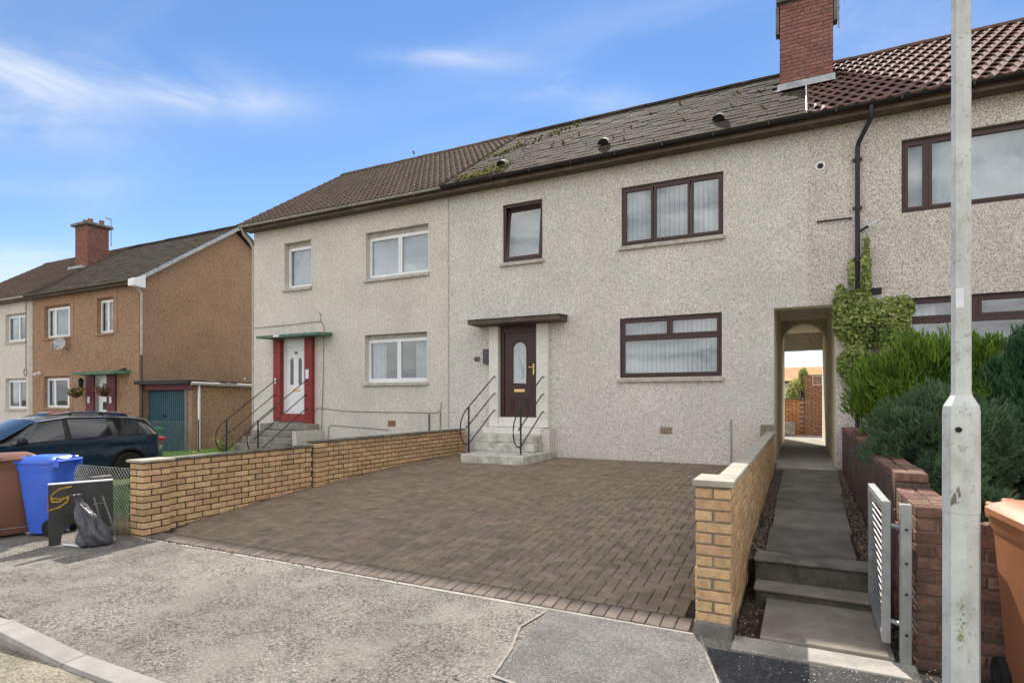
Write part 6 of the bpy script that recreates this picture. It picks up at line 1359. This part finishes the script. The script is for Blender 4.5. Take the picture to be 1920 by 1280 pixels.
def creeper():
    T = thing('creeper', (-18.5, 16, 2.0), 'pale leafy creeper trailing over the garage gutter', 'climber'); b = MB(); rnd = random.Random(3); s_ = MB()
    s_.tube([(-18.47, y, 2.2 + .05 * math.sin(y * 3)) for y in fr(13.1, 17.8, 20)], .014, 5); s_.build('stem', m_wood, T)
    for k in range(900):
        y = 17.7 - abs(rnd.gauss(0, 1.0)); x = -18.45 + rnd.gauss(0, .1); z = 2.2 + rnd.gauss(.02, .13) - (.25 * rnd.random() if rnd.random() < .3 else 0) + max(0, y - 17) * .25 * rnd.random(); s2 = rnd.uniform(.04, .08)
        M = Matrix.Translation((x, y, z)) @ Matrix.Rotation(rnd.random() * 6.3, 4, 'Z') @ Matrix.Rotation(rnd.gauss(0, .7), 4, 'X'); b.add([M @ Vector(v) for v in ((0, -s2, 0), (s2 * .4, 0, .01), (0, s2, 0), (-s2 * .4, 0, .01))], [(0, 1, 2, 3)])
    place('leaves', b.mesh('leaves', leafmat('creeper_leaf', [(.1, .14, .04), (.22, .26, .09), (.36, .38, .18), (.42, .42, .24)])), T)
creeper()
def weed(base, label, n=160, h=.5, seed=2):
    T = thing('weed', base, label, 'weed'); rnd = random.Random(seed); b = MB(); s_ = MB()
    for k in range(7):
        a = rnd.random() * 6.3; tip = Vector(base) + Vector((math.cos(a) * .3, math.sin(a) * .3, h * rnd.uniform(.5, 1.1))); s_.tube([base, (Vector(base) + tip) / 2 + Vector((0, 0, .08)), tip], .007, 4)
        for j in range(n // 7):
            u = rnd.uniform(.3, 1); p = Vector(base).lerp(tip, u) + Vector((rnd.gauss(0, .05), rnd.gauss(0, .05), rnd.gauss(0, .04))); s2 = rnd.uniform(.025, .06); M = Matrix.Translation(p) @ Matrix.Rotation(rnd.random() * 6.3, 4, 'Z') @ Matrix.Rotation(rnd.gauss(0, .8), 4, 'X')
            b.add([M @ Vector(v) for v in ((0, -s2, 0), (s2 * .4, 0, .01), (0, s2, 0), (-s2 * .4, 0, .01))], [(0, 1, 2, 3)])
    s_.build('stem', leafmat('weed_leaf', [(.08, .14, .03), (.2, .26, .07), (.34, .38, .15)]), T); place('leaves', b.mesh('leaves', MATS['weed_leaf']), T)
weed((-13.0, 9.9, .0), 'pale green weed growing beside the left house steps', 200, .6); weed((-13.35, 9.5, -.05), 'low yellow green weed near the lower handrail post', 160, .3, 5)
for i, (x, y, s_) in enumerate(((1.9, 5.6, .09), (2.3, 5.9, .12), (1.5, 5.1, .07), (2.6, 5.3, .1))):
    me = rock_mesh('garden_rock', m_rough_r, s_); o = place('garden_rock', me, None, (x, y, .54)); tag(o, ['small reddish rock on the soil nearest the junipers', 'large reddish rock on the soil behind the orange brown bin', 'smallest reddish rock near the front red wall', 'flat reddish rock at the right edge of the soil'][i], 'rock', 'rocks in the flower bed')

# ================================================================ BACK YARD SEEN THROUGH THE PASSAGE
WB = thing('back_wall', (0, 21, .43), 'brick back garden wall with higher right half seen through the passage', 'wall')
b = MB(); b.box(-6, .1, 21.02, 21.12, .3, 1.6); b.box(.1, 6, 21.02, 21.12, .3, 2.32); b.build('mortar_core', m_mortar_r, WB)
m_brick_o = mat('orange_brick', (.42, .20, .09), .9, .12, 12, .15, bump=.3, bscale=90, rnd=.18); B = Bricks(WB, m_brick_o)
B2 = Bricks(WB, mat('brown_brick', (.30, .165, .10), .9, .12, 12, .1, bump=.3, bscale=90, rnd=.12))
for k in range(26):
    z = .40 + k * .075; x = -6 - (.1125 if k % 2 else 0)
    while x < 6:
        a, c = x, x + .215
        if c <= .1 and z < 1.58: B.add(a, c, 21.0, 21.1, z, pri=3 * abs(a + .2))
        elif c > .1 and (a < .62 - .3 or a > .6 or z < 2.0) and z < 2.28: B2.add(max(a, .1), c, 20.99, 21.1, z, pri=3 * abs(a - .4)) if c - max(a, .1) > .04 else None
        x += .225
B.done(150); B2.done(150)
b = MB(); X0, Z0 = .30, 2.04; s_ = .30
for q in ((0, s_, 0, .035), (0, s_, s_ - .035, s_), (0, .035, .035, s_ - .035), (s_ - .035, s_, .035, s_ - .035)): b.box(X0 + q[0], X0 + q[1], 20.97, 21.09, Z0 + q[2], Z0 + q[3])
for k in range(8): a = k * math.pi / 4; cxx, czz = X0 + s_ / 2, Z0 + s_ / 2; b.tube([(cxx + .03 * math.cos(a), 21.03, czz + .03 * math.sin(a)), (cxx + .125 * math.cos(a), 21.03, czz + .125 * math.sin(a))], .017, 6)
b.build('screen_block', m_sill, WB)
b = MB(); b.cbox(-6, .1, 20.96, 21.14, 1.605, 1.635, .004); b.cbox(.1, 6, 20.96, 21.14, 2.345, 2.375, .004); b.build('coping', m_cope_d, WB)
t = thing('plastic_tub', (-.36, 20.6, .43), 'grey plastic tub standing at the end of the passage', 'tub'); b = MB(); b.lathe([(.14, 0), (.17, .02), (.19, .4), (.2, .42), (.19, .42), (.17, .38)], 18, Matrix.Translation((-.36, 20.65, .44))); b.build('tub_body', m_conc, t, True)
HF = thing('far_bungalow', (0, 46, .4), 'white walled bungalow with orange brown roof far behind the back wall', 'house')
b = MB(); b.box(-12, 12, 45.4, 52, .2, 2.85); b.build('wall', m_white_brick, HF)
b = MB(); b.prism([(44.9, 2.8), (52.5, 2.8), (52.5, 2.92), (48.7, 4.05), (44.9, 2.92)], -12.5, 12.5, 'x'); rf = b.build('roof', mat('orange_roof', (.50, .25, .12), .85, .1, 1, .1), HF)
b = MB(); b.box(-12.5, 12.5, 44.82, 44.9, 2.76, 2.88); b.build('gutter', m_trim, HF)
